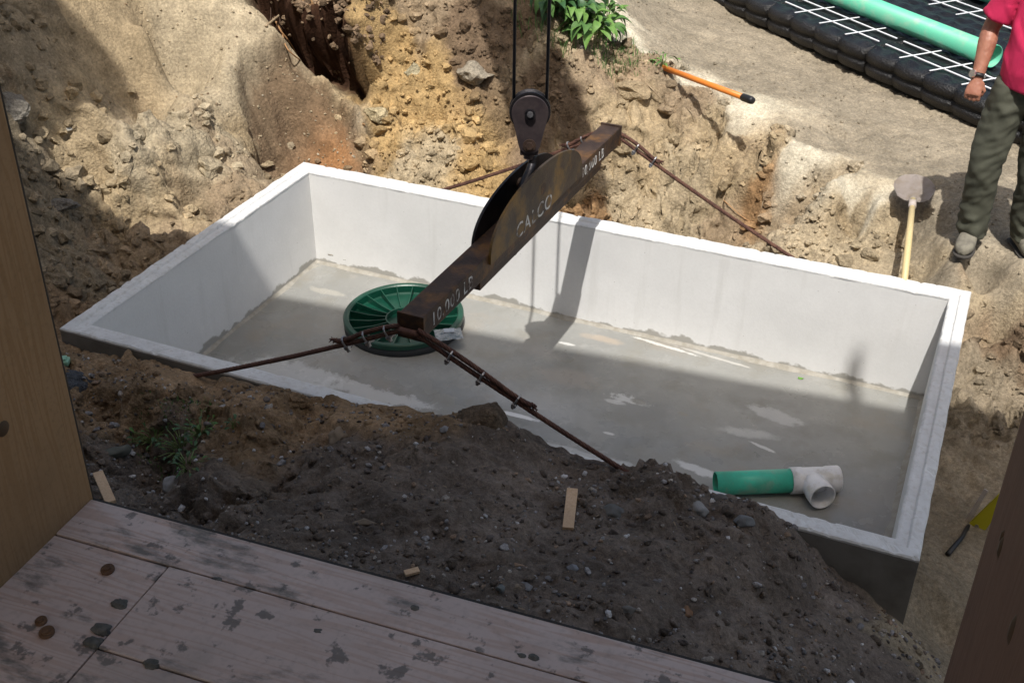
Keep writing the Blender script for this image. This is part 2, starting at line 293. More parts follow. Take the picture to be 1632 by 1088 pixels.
def height(x, y, Z=None):
    x = np.asarray(x, float); y = np.asarray(y, float)
    if Z is None: Z = zones(x, y)
    l = Z[0]; z = base_z(x, y)
    rough = np.clip(l, 0, 1.6)
    wx = x+.06*fbm(x*4, y*4, 3, 3); wy = y+.06*fbm(x*4+5, y*4, 4, 3)
    z = z+rough*(.16*fbm(x*1.1, y*1.1, 60, 3)*ss(.5, 1, l) + .13*(lumps(wx*2.3, wy*2.3, 10)-.3)*ss(.55, 1.1, l) + .075*(lumps(wx*5.5, wy*5.5, 20)-.25) + .045*(lumps(wx*12, wy*12, 30)-.22) + .026*(lumps(x*27, y*27, 40)-.2))
    hard = ss(.55, 1.1, l)*ss(-.6, .5, fbm(x*1.3, y*1.3, 210, 3))
    z = z+hard*(.13*blocks(wx*3.2+wy, wy*3.2-wx*.6, 220)+.09*blocks(wx*7.5, wy*7.5, 230)+.05*blocks(x*17+wx*3, y*17, 240))
    z = z+.05*fbm(x*3, y*3, 50, 5, .55)*np.clip(l, .25, 1)+.008*fbm(x*22, y*22, 71, 3, .6)
    z = z+.030*fbm((x*.78+y*.62)*1.1, (-x*.62+y*.78)*6, 500, 4, .55)*(1-ss(.45, .8, l))*(x < 1.0)
    z = z-.05*ss(.55, .9, 1-np.abs(fbm(x*2.6, y*2.6, 90, 3)))*ss(.5, 1.1, l)   # cracks between slabs of clay
    # footprints and scuffs on the sand
    z = z-.022*ss(.25, .6, fbm(x*5, y*4, 77, 3))*(1-ss(.3, .6, l))+.008*fbm(x*45, y*45, 15, 2)*(1-ss(.3, .6, l))
    _pd = DUG[0][0]; dm = np.exp(-(((x-_pd[:, 0].mean())/.35)**2+((y-_pd[:, 1].mean())/.35)**2))
    z = z+dm*(.05*(lumps(x*8, y*8, 300)-.25)+.04*blocks(x*9, y*9, 310)+.025*(lumps(x*19, y*19, 320)-.2))
    t, d, wn = cave(x, y)
    z = z+wn*(.40*ss(0, .03, d)*(1-ss(.5, 1.3, d))-.2*ss(-.35, -.02, d)*(1-ss(-.01, .03, d)))
    for po, dp_, sf in DUG:
        m_ = ((x > po[:, 0].min()-.2) & (x < po[:, 0].max()+.2) & (y > po[:, 1].min()-.2) & (y < po[:, 1].max()+.2))
        if m_.any():
            z = z.copy(); z[m_] -= dp_*in_poly(x[m_]+.03*fbm(x[m_]*9, y[m_]*9, 6, 3), y[m_]+.03*fbm(x[m_]*9, y[m_]*9, 7, 3), po, sf)
    for a, b, r, dp in PITS: z = z-dp*np.exp(-(((x-a)**2+(y-b)**2)/r**2)**1.5)
    return z
def Zat(x, y): return float(height(np.array([float(x)]), np.array([float(y)]))[0])
def T(px, py):                          # where the sight line of a photograph point meets the ground
    d = ray(px, py); ts = np.linspace(2.2, 16, 700)
    P = CAM[None, :]+d[None, :]*ts[:, None]
    h = height(P[:, 0], P[:, 1]); f = P[:, 2]-h
    inside = (P[:, 0] > -.0) & (P[:, 0] < 4.0) & (P[:, 1] > -.0) & (P[:, 1] < 2.2)
    i = np.nonzero((f < 0) & ~inside)[0]
    i = i[0] if len(i) else len(ts)-1
    return Vector(P[i])
TL, TW, TD = 4.0, 2.19922, .63514       # tank length, width, depth of its floor

def axis(lo, a, b, hi, fine, grow=1.06, mid=None):
    v = list(np.arange(a, b, fine)); s = fine; x = v[-1]
    while x < hi: s *= grow; x += s; v.append(x)
    s = fine; x = a
    while x > lo: s *= grow; x -= s; v.insert(0, x)
    return np.array(v)
gx = axis(-14, -2.3, 4.9, 14, .0125); gy = np.concatenate([axis(-2.75, -1.5, 1.0, 1.0, .0105)[:-1], axis(1.0, 1.0, 5.6, 18, .013, 1.03)])
gy = np.unique(np.round(gy, 5))
X, Y = np.meshgrid(gx, gy)
ZN = zones(X, Y); H = height(X, Y, ZN)
t_, d_, wn_ = cave(X, Y)
rgb = ZN[1:4].copy()
streak = fbm((X*.78+Y*.62)*1.2, (-X*.62+Y*.78)*7, 510, 5, .6)*(1-ss(.4, .8, ZN[0]))*(X < 1)
tone = 1+.28*streak+.22*fbm(X*2.2, Y*2.2, 120, 5, .6)+np.where(Y < 0, .35*fbm(X*5, Y*5, 130, 4, .6), 0)
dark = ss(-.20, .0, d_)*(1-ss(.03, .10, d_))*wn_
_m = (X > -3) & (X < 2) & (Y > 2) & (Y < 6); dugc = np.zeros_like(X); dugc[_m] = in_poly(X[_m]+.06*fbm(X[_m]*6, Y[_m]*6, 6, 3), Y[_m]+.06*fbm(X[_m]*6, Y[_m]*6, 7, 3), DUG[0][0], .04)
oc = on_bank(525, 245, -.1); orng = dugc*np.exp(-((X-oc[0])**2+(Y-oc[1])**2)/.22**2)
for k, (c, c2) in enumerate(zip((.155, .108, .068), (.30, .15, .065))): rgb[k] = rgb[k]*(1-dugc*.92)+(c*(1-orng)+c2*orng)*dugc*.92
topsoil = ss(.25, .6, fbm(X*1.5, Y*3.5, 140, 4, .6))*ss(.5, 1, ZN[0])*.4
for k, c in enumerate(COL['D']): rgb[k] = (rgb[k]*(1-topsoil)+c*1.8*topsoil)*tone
for k, c in enumerate((.045, .022, .013)): rgb[k] = rgb[k]*(1-dark)+c*dark  # near-black soil colour paints the shade inside the hollow
def overhang(x, y, d, wn): return wn*ss(.0, .02, d)*(1-ss(.02, .42, d))*(.24+.13*fbm(x*7, y*7, 8, 3)+.20*(lumps(x*6, y*6, 12)-.25)+.12*(lumps(x*14, y*14, 13)-.25))
over = overhang(X, Y, d_, wn_)
steep = .040*ss(.45, 1.1, ZN[0])
PX = X-_cn[0]*over+steep*fbm(X*11, H*14+Y*6, 201, 3); PY = Y-_cn[1]*over+steep*fbm(X*11+4, H*14+Y*6, 202, 3)
near = (X > -.3) & (X < 4.3) & (Y > -.4) & (Y < TW+.3)
PX = np.where(near, X, PX); PY = np.where(near, Y, PY)
ny, nx = X.shape
vid = np.arange(nx*ny).reshape(ny, nx)
inside = (X > .03) & (X < TL-.03) & (Y > .03) & (Y < TW-.03)
H = np.where((X > .0) & (X < TL) & (Y > .0) & (Y < TW), np.minimum(H, -.2), H)
quads = np.stack([vid[:-1, :-1], vid[:-1, 1:], vid[1:, 1:], vid[1:, :-1]], -1).reshape(-1, 4)
keep = ~(inside.ravel()[quads].all(1)); quads = quads[keep]
me = bpy.data.meshes.new('ground'); me.vertices.add(nx*ny); me.vertices.foreach_set('co', np.stack([PX, PY, H], -1).astype(np.float32).ravel())
me.loops.add(len(quads)*4); me.loops.foreach_set('vertex_index', quads.ravel().astype(np.int32))
me.polygons.add(len(quads)); me.polygons.foreach_set('loop_start', (np.arange(len(quads))*4).astype(np.int32))
me.polygons.foreach_set('use_smooth', np.ones(len(quads), bool)); me.update()
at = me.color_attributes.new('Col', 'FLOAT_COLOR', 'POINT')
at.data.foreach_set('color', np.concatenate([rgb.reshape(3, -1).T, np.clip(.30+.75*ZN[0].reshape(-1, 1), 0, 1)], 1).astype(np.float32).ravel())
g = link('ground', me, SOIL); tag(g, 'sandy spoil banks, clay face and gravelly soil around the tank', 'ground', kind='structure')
# distant ground sheet
FAR = soil_material('far_soil', False, (.33, .27, .19))
bm = bmesh.new(); ring = []
for sx, sy in ((-300, -300), (300, -300), (300, 300), (-300, 300)): ring.append(bm.verts.new((sx, sy, -1.6)))
bm.faces.new(ring); tag(obm('far_ground', bm, FAR), 'level sandy ground reaching away beyond the dig', 'ground', kind='structure')

# ------------------------------------------------------------------ scattered clods and pebbles (uncountable)
def rock_template(seed, sub=1, cuts=6, jit=.12):
    r = random.Random(seed); bm = bmesh.new(); bmesh.ops.create_icosphere(bm, subdivisions=sub, radius=1)
    pl = []
    for _ in range(cuts):
        n = Vector((r.uniform(-1, 1), r.uniform(-1, 1), r.uniform(-1, 1))).normalized(); pl.append((n, r.uniform(.55, .85)))
    for v in bm.verts:
        for n, d in pl:
            k = v.co.dot(n)
            if k > d: v.co -= n*(k-d)
        v.co += v.co.normalized()*jit*noise.noise(v.co*1.7+Vector((seed, 0, 0)))
    V = np.array([v.co[:] for v in bm.verts]); F = np.array([[v.index for v in f.verts] for f in bm.faces]); bm.free()
    return V, F
TPL = [rock_template(i, 1, 7, .2) for i in range(6)]; TPLA = [rock_template(60+i, 2, 13, .35) for i in range(8)]; TPL2 = [rock_template(20+i, 2, 9, .3) for i in range(6)]
def scatter(name, pts, sizes, colors, tpl, mt, flat=(.55, .95), sink=.25, label='', cat='', smooth=True, shift=None):
    VV = []; FF = []; CC = []; off = 0
    zs = height(pts[:, 0], pts[:, 1])
    if shift is not None: pts = pts+shift
    for i in range(len(pts)):
        V, F = tpl[i % len(tpl)]; s = sizes[i]
        a = RNG.uniform(0, 6.28); b = RNG.uniform(-.5, .5)
        sc = np.array([s*RNG.uniform(.8, 1.35), s*RNG.uniform(.65, 1.0), s*RNG.uniform(*flat)])
        R = np.array([[math.cos(a), -math.sin(a), 0], [math.sin(a), math.cos(a), 0], [0, 0, 1]]) @ np.array([[1, 0, 0], [0, math.cos(b), -math.sin(b)], [0, math.sin(b), math.cos(b)]])
        VV.append((V*sc) @ R.T+[pts[i, 0], pts[i, 1], zs[i]+s*(.5-sink)*.8]); FF.append(F+off); off += len(V)
        CC.append(np.repeat(colors[i][None], len(V), 0))
    V = np.concatenate(VV); F = np.concatenate(FF); K = np.concatenate(CC)
    me = bpy.data.meshes.new(name); me.from_pydata(V.tolist(), [], F.tolist()); me.update()
    a = me.color_attributes.new('Col', 'FLOAT_COLOR', 'POINT'); a.data.foreach_set('color', np.concatenate([K, np.ones((len(K), 1))], 1).astype(np.float32).ravel())
    o = link(name, me, mt, smooth=smooth); return tag(o, label, cat, kind='stuff')
def pick(n, xr, yr, lmin, lmax=9, dens=None):
    out = []; tot = 0
    while tot < n:
        x = RNG.uniform(*xr, n*3); y = RNG.uniform(*yr, n*3)
        Z = zones(x, y)
        ok = (Z[0] > lmin) & (Z[0] < lmax) & ~((x > -.02) & (x < TL+.02) & (y > -.03) & (y < TW+.02)) & (vn(x*1.8, y*1.8, 300) > RNG.uniform(.1, .75, len(x)))
        t, d, wn = cave(x, y); ok &= ~((wn > .2) & (d > -.2) & (d < .35))
        out.append(np.stack([x[ok], y[ok]], 1)); tot += ok.sum()
    return np.concatenate(out)[:n]
def soilcol(p, lo=.8, hi=1.25):
    c = zones(p[:, 0], p[:, 1])[1:4].T; return c*RNG.uniform(lo, hi, len(p))[:, None]
p = pick(4600, (-2.4, 4.9), (.2, 5.3), .55); s = .010+.055*RNG.random(len(p))**3.4
scatter('clay_clods', p, s, soilcol(p, .7, 1.3), TPLA, SOIL, (.55, 1), .45, 'loose crumbled clay clods on the lit bank behind the tank', 'clods', smooth=False)
p = pick(2600, (-2.4, 4.9), (2.3, 5.3), .75); s = .006+.014*RNG.random(len(p))
scatter('slope_crumbs', pick(3000, (-2.4, 1.2), (1.8, 5.3), .05, .6), .003+.011*RNG.random(3000)**2, soilcol(pick(3000, (-2.4, 1.2), (1.8, 5.3), .05, .6), .75, 1.2), TPLA, SOIL, (.55, 1), .4, 'fine crumbs rolled down the smooth pale slope', 'crumbs', smooth=False)
scatter('clay_crumbs', p, s, soilcol(p, .9, 1.3), TPL, SOIL, (.7, 1), .2, 'small crumbs of dry clay strewn over the bank', 'clods')
p = pick(900, (.5, 5), (2.4, 7), 0, .5); s = .004+.012*RNG.random(len(p))**2
scatter('sand_crumbs', p, s, soilcol(p, .8, 1.15), TPL, SOIL, (.6, 1), .3, 'small crumbs on the trodden sand', 'crumbs')
# sod and clods along the ragged lip over the hollow
_t = RNG.uniform(-.05, 1.05, 900); _dd = .02+.42*RNG.random(900)**1.3; _q = CA[None]+_cd[None]*(_t*_cl)[:, None]+_cn[None]*(_dd+.07*np.sin(np.clip(_t, 0, 1)*3.14))[:, None]
_tt, _d2, _w2 = cave(_q[:, 0], _q[:, 1]); _ov = overhang(_q[:, 0], _q[:, 1], _d2, _w2); _n = 900
_c = np.array(COL['D'])[None]*RNG.uniform(.6, 1.9, _n)[:, None]
o_ = scatter('sod_clods', _q, .010+.035*RNG.random(_n)**2.5, _c, TPLA, SOIL, (.6, 1), .4, 'dark crumbly sod clods along the lip over the hollow', 'clods', smooth=False, shift=-_cn[None]*_ov[:, None])
def mound_pts(n):
    x = RNG.uniform(-.2, 4.6, n*2); y = RNG.uniform(-2.3, -.05, n*2); k = vn(x*2.5, y*2.5, 401) > RNG.uniform(0, .75, n*2)
    return np.stack([x[k], y[k]], 1)[:n]
p = mound_pts(9500); n_ = len(p); s = .003+.008*RNG.random(n_)**2.5
gcol = np.array([(.24, .23, .23), (.16, .15, .15), (.30, .27, .24), (.25, .18, .13), (.14, .12, .11), (.42, .41, .41), (.11, .09, .08)])
scatter('gravel', p, s, gcol[RNG.integers(0, 7, n_)]*RNG.uniform(.5, 1.5, n_)[:, None], TPL, SOIL, (.5, .9), .12, 'fine gravel mixed into the dark soil mound in front of the tank', 'gravel')
p = mound_pts(1200); n_ = len(p); s = .008+.011*RNG.random(n_)**2
scatter('pebbles', p, s, gcol[RNG.integers(0, 7, n_)]*RNG.uniform(.7, 1.5, n_)[:, None], TPL2, SOIL, (.45, .8), .2, 'grey and brown pebbles in the dark soil mound', 'pebbles')
p = mound_pts(2600); n_ = len(p); s = .007+.018*RNG.random(n_)**2.5
scatter('soil_clumps', p, s, soilcol(p, .7, 1.25), TPLA, SOIL, (.5, .9), .45, 'crumbly dark soil clumps on the near mound', 'clods')
# straw and chips among the dark soil
bm = bmesh.new()
for i in range(900):
    x, y = mound_pts(1)[0] if False else (RNG.uniform(.3, 4.0), RNG.uniform(-1.9, -.1))
    a = RNG.uniform(0, 6.28); L_ = RNG.uniform(.006, .022); w_ = RNG.uniform(.001, .003)
    bm.verts.ensure_lookup_table()
    d = Vector((math.cos(a), math.sin(a), RNG.uniform(-.2, .3))); s_ = Vector((-d.y, d.x, 0))*w_
    c0 = Vector((x, y, 0)); c0.z = 0
    bm.verts.new(c0-d*L_/2-s_); bm.verts.new(c0-d*L_/2+s_); bm.verts.new(c0+d*L_/2+s_); bm.verts.new(c0+d*L_/2-s_)
bm.verts.ensure_lookup_table()
xs = np.array([(bm.verts[i*4].co+bm.verts[i*4+2].co)[:2] for i in range(900)])/2; zz = height(xs[:, 0], xs[:, 1])
for i in range(900):
    for j in range(4): bm.verts[i*4+j].co.z += float(zz[i])+.008
    bm.faces.new([bm.verts[i*4+j] for j in range(4)])
tag(obm('wood_litter', bm, mat('litter', (.2, .15, .1), .9, col2=(.11, .08, .06), nscale=30)), 'tiny wood chips and straw bits littering the dark mound', 'litter', kind='stuff')

# ------------------------------------------------------------------ concrete tank
def concrete_wall_material():
    mt = bpy.data.materials.new('cast_concrete'); mt.use_nodes = True; t = mt.node_tree; N = t.nodes; L = t.links
    b = N['Principled BSDF']; b.inputs['Roughness'].default_value = .75; b.inputs['Specular IOR Level'].default_value = .25
    g = N.new('ShaderNodeNewGeometry'); sp = N.new('ShaderNodeSeparateXYZ'); L.new(g.outputs['Position'], sp.inputs[0])
    def ns(sc, d=6, vec=None):
        n = N.new('ShaderNodeTexNoise'); n.inputs['Scale'].default_value = sc; n.inputs['Detail'].default_value = d; n.inputs['Roughness'].default_value = .62
        L.new(vec or g.outputs['Position'], n.inputs['Vector']); return n.outputs['Fac']
    def mr(s, a, c, o0=0, o1=1):
        r = N.new('ShaderNodeMapRange'); [r.inputs[k+1].__setattr__('default_value', v) for k, v in enumerate((a, c, o0, o1))]; L.new(s, r.inputs[0]); return r.outputs[0]
    def mix(f, a, c):
        m_ = N.new('ShaderNodeMix'); m_.data_type = 'RGBA'; L.new(f, m_.inputs[0])
        for s, k in ((a, 6), (c, 7)):
            if isinstance(s, tuple): m_.inputs[k].default_value = (*s, 1)
            else: L.new(s, m_.inputs[k])
        return m_.outputs[2]
    def op(o, x, y):
        q = N.new('ShaderNodeMath'); q.operation = o
        for i, s in enumerate((x, y)):
            if isinstance(s, (int, float)): q.inputs[i].default_value = s
            else: L.new(s, q.inputs[i])
        return q.outputs[0]
    c = mix(mr(ns(2.2), .35, .65), (.68, .675, .665), (.75, .745, .735))
    c = mix(mr(ns(60, 3), .4, .75, 0, .14), c, (.5, .49, .47)); c = mix(mr(ns(.9, 7), .5, .72, 0, .35), c, (.56, .56, .55))
    mpv = N.new('ShaderNodeMapping'); mpv.inputs['Scale'].default_value = (9, 9, .8); L.new(g.outputs['Position'], mpv.inputs[0])
    c = mix(mr(ns(1.0, 6, mpv.outputs[0]), .56, .74, 0, .30), c, (.50, .49, .46))
    # dark pin holes
    vo = N.new('ShaderNodeTexVoronoi'); vo.inputs['Scale'].default_value = 16; L.new(g.outputs['Position'], vo.inputs['Vector'])
    c = mix(mr(vo.outputs['Distance'], .02, .045, .75, 0), c, (.2, .18, .16))
    # damp tide line just over the floor
    hz = op('ADD', sp.outputs['Z'], mr(ns(5, 4), .3, .7, -.035, .03))
    low = mr(hz, -.612, -.60, 1, 0)
    c = mix(op('MULTIPLY', low, .75), c, (.24, .225, .19))
    b.inputs['Base Color'].default_value = (.6, .6, .6, 1)
    bp = N.new('ShaderNodeBump'); bp.inputs['Strength'].default_value = .25; bp.inputs['Distance'].default_value = .004
    L.new(ns(70, 6), bp.inputs['Height']); L.new(bp.outputs[0], b.inputs['Normal'])
    L.new(c, b.inputs['Base Color'])
    return mt
CONC = concrete_wall_material()
RIMC = mat('chalky_rim_concrete', (.68, .685, .68), .8, col2=(.56, .56, .55), nscale=9, nmin=.35, nmax=.75, bump=.45, bscale=60, col3=(.55, .54, .52), n3=40)
OUTC = mat('grey_outer_concrete', (.2, .19, .175), .85, col2=(.14, .13, .115), nscale=6, bump=.3, bscale=40)  # darker than the inside: dirt plus the outer faces' shade put into the colour
tank = empty('concrete_tank', (TL/2, TW/2, -.73))
tag(tank, 'large open rectangular grey concrete tank set in the dug pit', 'tank')
def rect_loop(inset, z, n=(60, 34)):
    x0, y0, x1, y1 = inset, inset, TL-inset, TW-inset; P = []
    for i in range(n[0]): P.append((x0+(x1-x0)*i/n[0], y0, z))
    for i in range(n[1]): P.append((x1, y0+(y1-y0)*i/n[1], z))
    for i in range(n[0]): P.append((x1-(x1-x0)*i/n[0], y1, z))
    for i in range(n[1]): P.append((x0, y1-(y1-y0)*i/n[1], z))
    return P
def sweep(name, prof, mt, chip=0.0, n=(60, 34), parent=tank, ends=False):
    bm = bmesh.new(); rings = []
    for k, (ins, z, ch) in enumerate(prof):
        R = []
        for i, p in enumerate(rect_loop(ins, z, n)):
            q = Vector(p)
            if ch:
                q += Vector((noise.noise(q*9), noise.noise(q*9+Vector((3, 1, 4))), noise.noise(q*11+Vector((7, 7, 7)))*.8))*ch
                f = noise.noise(q*26+Vector((2, 9, 5)))
                if f > .25: q.z -= (f-.25)*ch*7
            R.append(bm.verts.new(q-Vector(tank.location)))
        rings.append(R)
    for A, B in zip(rings, rings[1:]):
        for i in range(len(A)): j = (i+1) % len(A); bm.faces.new((A[i], A[j], B[j], B[i]))
    if ends:
        A, B = rings[-1], rings[0]
        for i in range(len(A)): j = (i+1) % len(A); bm.faces.new((A[i], A[j], B[j], B[i]))
    bmesh.ops.recalc_face_normals(bm, faces=bm.faces)
    return obm(name, bm, mt, parent)
NR = (330, 190)
sweep('rim', [(.001, -.018, .001), (.0, -.008, .003), (.005, -.001, .005), (.012, 0, .003), (.046, .001, .0015), (.050, -.002, .002), (.054, -.009, .002), (.058, -.010, .002), (.088, -.009, .0015), (.094, -.011, .002), (.0995, -.016, .003), (.1000, -.024, .0022)], RIMC, 0, NR)
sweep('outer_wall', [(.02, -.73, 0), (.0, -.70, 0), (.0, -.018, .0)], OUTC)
sweep('inner_wall', [(.0985, -.02, 0), (.1045, -.40, 0), (.1085, -TD-.01, 0)], CONC)
# floor with damp film, salts, puddle edges, and wet gloss painted as pale patches
def floor_material():
    mt = bpy.data.materials.new('damp_floor_concrete'); mt.use_nodes = True; t = mt.node_tree; N = t.nodes; L = t.links
    b = N['Principled BSDF']; g = N.new('ShaderNodeNewGeometry'); P = g.outputs['Position']
    def ns(sc, d=6, off=(0, 0, 0), r=.6):
        mp = N.new('ShaderNodeMapping'); mp.inputs['Location'].default_value = off; L.new(P, mp.inputs[0])
        n = N.new('ShaderNodeTexNoise'); n.inputs['Scale'].default_value = sc; n.inputs['Detail'].default_value = d; n.inputs['Roughness'].default_value = r
        L.new(mp.outputs[0], n.inputs['Vector']); return n.outputs['Fac']
    def mr(s, a, c, o0=0, o1=1):
        r = N.new('ShaderNodeMapRange'); [r.inputs[k+1].__setattr__('default_value', v) for k, v in enumerate((a, c, o0, o1))]; L.new(s, r.inputs[0]); return r.outputs[0]
    def mix(f, a, c):
        m_ = N.new('ShaderNodeMix'); m_.data_type = 'RGBA'; L.new(f, m_.inputs[0])
        for s, k in ((a, 6), (c, 7)):
            if isinstance(s, tuple): m_.inputs[k].default_value = (*s, 1)
            else: L.new(s, m_.inputs[k])
        return m_.outputs[2]
    def op(o, x, y):
        q = N.new('ShaderNodeMath'); q.operation = o
        for i, s in enumerate((x, y)):
            if isinstance(s, (int, float)): q.inputs[i].default_value = s
            else: L.new(s, q.inputs[i])
        return q.outputs[0]
    def spot(cx, cy, rx, ry, rot=0, edge=.25, wob=.5, sc=6, soft=.16):       # ragged patch centred on the floor
        mp = N.new('ShaderNodeMapping'); mp.vector_type = 'TEXTURE'; mp.inputs['Location'].default_value = (cx, cy, 0); mp.inputs['Rotation'].default_value = (0, 0, rot); mp.inputs['Scale'].default_value = (rx, ry, 100)
        L.new(P, mp.inputs[0]); ln = N.new('ShaderNodeVectorMath'); ln.operation = 'LENGTH'; L.new(mp.outputs[0], ln.inputs[0])
        d = op('ADD', ln.outputs['Value'], mr(ns(sc*1.6, 7, (cx*3, cy, 0), .7), .2, .8, -wob*1.5, wob*1.5))
        return mr(d, 1-soft, 1+soft, 1, 0)
    c = mix(mr(ns(1.6), .35, .65), (.235, .235, .222), (.30, .298, .28))
    c = mix(mr(ns(4.5, 8, (4, 4, 0)), .5, .66, 0, .6), c, (.21, .20, .17)); c = mix(mr(ns(11, 7, (2, 4, 0)), .55, .7, 0, .3), c, (.38, .375, .36))
    c = mix(mr(ns(2.6, 6, (9, 2, 0)), .55, .7, 0, .5), c, (.29, .25, .20))
    c = mix(mr(ns(38, 3), .62, .75, 0, .35), c, (.2, .19, .165))
    wet = mr(ns(2.3, 8, (1, 7, 0)), .44, .54, 0, 1)
    U2 = lambda x, y: U(x, y, -TD)[:2]
    def add_spot(c, px, py, rx, ry, col, k=1, **kw):
        q = U2(px, py); s = op('MULTIPLY', spot(q[0], q[1], rx, ry, **kw), k); return mix(s, c, col), s
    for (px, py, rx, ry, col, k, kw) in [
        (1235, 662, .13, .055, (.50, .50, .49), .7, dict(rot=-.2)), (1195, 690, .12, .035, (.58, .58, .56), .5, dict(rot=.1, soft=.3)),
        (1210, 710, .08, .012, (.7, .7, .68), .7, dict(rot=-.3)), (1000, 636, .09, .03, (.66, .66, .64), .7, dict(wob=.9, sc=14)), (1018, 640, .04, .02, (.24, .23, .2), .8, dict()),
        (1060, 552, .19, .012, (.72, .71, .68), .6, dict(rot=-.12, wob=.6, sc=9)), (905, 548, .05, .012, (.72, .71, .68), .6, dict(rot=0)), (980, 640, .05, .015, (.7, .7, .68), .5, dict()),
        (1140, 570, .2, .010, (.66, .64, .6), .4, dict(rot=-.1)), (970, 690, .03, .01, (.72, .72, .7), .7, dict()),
        (470, 595, .30, .10, (.56, .56, .55), .6, dict(rot=.15, wob=.7)), (600, 628, .34, .06, (.58, .58, .57), .6, dict(rot=0, wob=.7)), (825, 662, .11, .018, (.8, .8, .8), .8, dict(wob=.3)),  # broad pale patches paint the gloss of standing water
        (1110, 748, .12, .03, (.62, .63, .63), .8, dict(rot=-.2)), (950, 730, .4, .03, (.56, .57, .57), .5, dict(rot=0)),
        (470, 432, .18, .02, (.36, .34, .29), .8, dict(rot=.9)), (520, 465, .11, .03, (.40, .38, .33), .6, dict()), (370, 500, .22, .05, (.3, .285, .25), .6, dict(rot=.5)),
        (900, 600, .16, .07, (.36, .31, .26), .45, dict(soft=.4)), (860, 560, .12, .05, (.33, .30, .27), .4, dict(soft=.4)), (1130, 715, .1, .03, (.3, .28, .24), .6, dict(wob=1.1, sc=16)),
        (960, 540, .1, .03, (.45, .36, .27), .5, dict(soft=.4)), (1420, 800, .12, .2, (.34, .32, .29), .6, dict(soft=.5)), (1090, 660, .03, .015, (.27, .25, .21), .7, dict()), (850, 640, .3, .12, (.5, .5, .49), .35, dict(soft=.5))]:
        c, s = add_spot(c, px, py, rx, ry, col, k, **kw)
    L.new(c, b.inputs['Base Color'])
    L.new(mr(wet, 0, 1, .55, .22), b.inputs['Roughness']); b.inputs['Specular IOR Level'].default_value = .5
    bp = N.new('ShaderNodeBump'); bp.inputs['Strength'].default_value = .2; bp.inputs['Distance'].default_value = .004
    L.new(ns(40, 6), bp.inputs['Height']); L.new(bp.outputs[0], b.inputs['Normal'])
    return mt
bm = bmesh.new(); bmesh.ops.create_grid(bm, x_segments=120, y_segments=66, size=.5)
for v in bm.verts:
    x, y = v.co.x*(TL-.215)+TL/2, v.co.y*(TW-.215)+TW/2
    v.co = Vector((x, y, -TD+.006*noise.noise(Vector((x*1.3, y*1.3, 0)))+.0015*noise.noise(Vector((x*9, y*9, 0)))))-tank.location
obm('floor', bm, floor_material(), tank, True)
# bead of grout along the foot of the walls
GROUT = mat('grey_grout', (.27, .25, .21), .85, col2=(.36, .34, .3), nscale=20, bump=.4, bscale=50)
bm = bmesh.new(); A = []
for k, (ins, z) in enumerate(((.104, -.606), (.110, -.622), (.118, -TD+.006), (.130, -TD-.003))):
    R = []
    for p in rect_loop(ins, z, (160, 90)):
        q = Vector(p); a = noise.noise(Vector((q.x*3, q.y*3, 1)))+.6*noise.noise(Vector((q.x*11, q.y*11, 4)))
        cx, cy = q.x-TL/2, q.y-TW/2; inn = (.0, .002, .006, .009)[k]*(1+1.6*a)-.002
        q.x -= inn*(1 if abs(q.x-TL+ins) < 1e-3 else (-1 if abs(q.x-ins) < 1e-3 else 0)); q.y -= inn*(1 if abs(q.y-TW+ins) < 1e-3 else (-1 if abs(q.y-ins) < 1e-3 else 0))
        if k == 0: q.z += .010*a
        R.append(bm.verts.new(q-tank.location))
    A.append(R)
for a, b_ in zip(A, A[1:]):
    for i in range(len(a)): j = (i+1) % len(a); bm.faces.new((a[i], a[j], b_[j], b_[i]))
obm('grout_bead', bm, GROUT, tank, True)

# small cement dabs left on the back wall
for px, py, r in ((527, 406, .016), (549, 414, .01), (517, 408, .008)):
    q = UY(px, py, TW-.105); bm = bmesh.new(); bmesh.ops.create_icosphere(bm, subdivisions=2, radius=r)
    for v in bm.verts: v.co = Vector((v.co.x*1.6, v.co.y*.25, v.co.z*.6))+Vector(q)-tank.location+v.co.normalized()*.003*noise.noise(v.co*300)
    o = obm('cement_dab', bm, GROUT, tank, True)

# ------------------------------------------------------------------ lifting beam
beam = empty('lifting_beam', (1.974, 1.075, .47)); tag(beam, 'rusty steel lifting beam with painted lettering hanging across the tank', 'lifting beam')
B0, B1 = Vector((1.944, -.06, .572)), Vector((2.004, 2.211, .569)); BW, BH = .109, .10
bd = (B1-B0).normalized(); bs = Vector((bd.y, -bd.x, 0)).normalized(); bu = bs.cross(bd)    # side (+x), up
def BP(s, side, up): return B0+bd*s+bs*side+bu*up-beam.location
BL = (B1-B0).length
Rb = Matrix((bs, bd, bu)).transposed()
def bbox(name, s0, s1, a0, a1, u0, u1, mt, bev=.003, parent=beam):
    bm = bmesh.new(); box(bm, (BP(s0, a0, u0)+BP(s1, a1, u1))/2, (a1-a0, s1-s0, u1-u0), Rb, bev); return obm(name, bm, mt, parent)
bbox('box_section', .012, BL-.012, -BW/2, BW/2, -BH, 0, STEEL, .006)
bbox('end_plate', 0, .012, -BW/2-.006, BW/2+.006, -BH-.01, .006, STEEL)
bbox('end_plate', BL-.012, BL, -BW/2-.006, BW/2+.006, -BH-.01, .008, STEEL)
bbox('lower_bar', .55, BL-.25, -BW/2+.012, BW/2-.014, -BH-.055, -BH-.001, STEEL)
bm = bmesh.new(); box(bm, BP(.95, BW/2-.03, -BH-.06), (.014, .02, .014), Rb); obm('stud', bm, DARKSTEEL, beam)
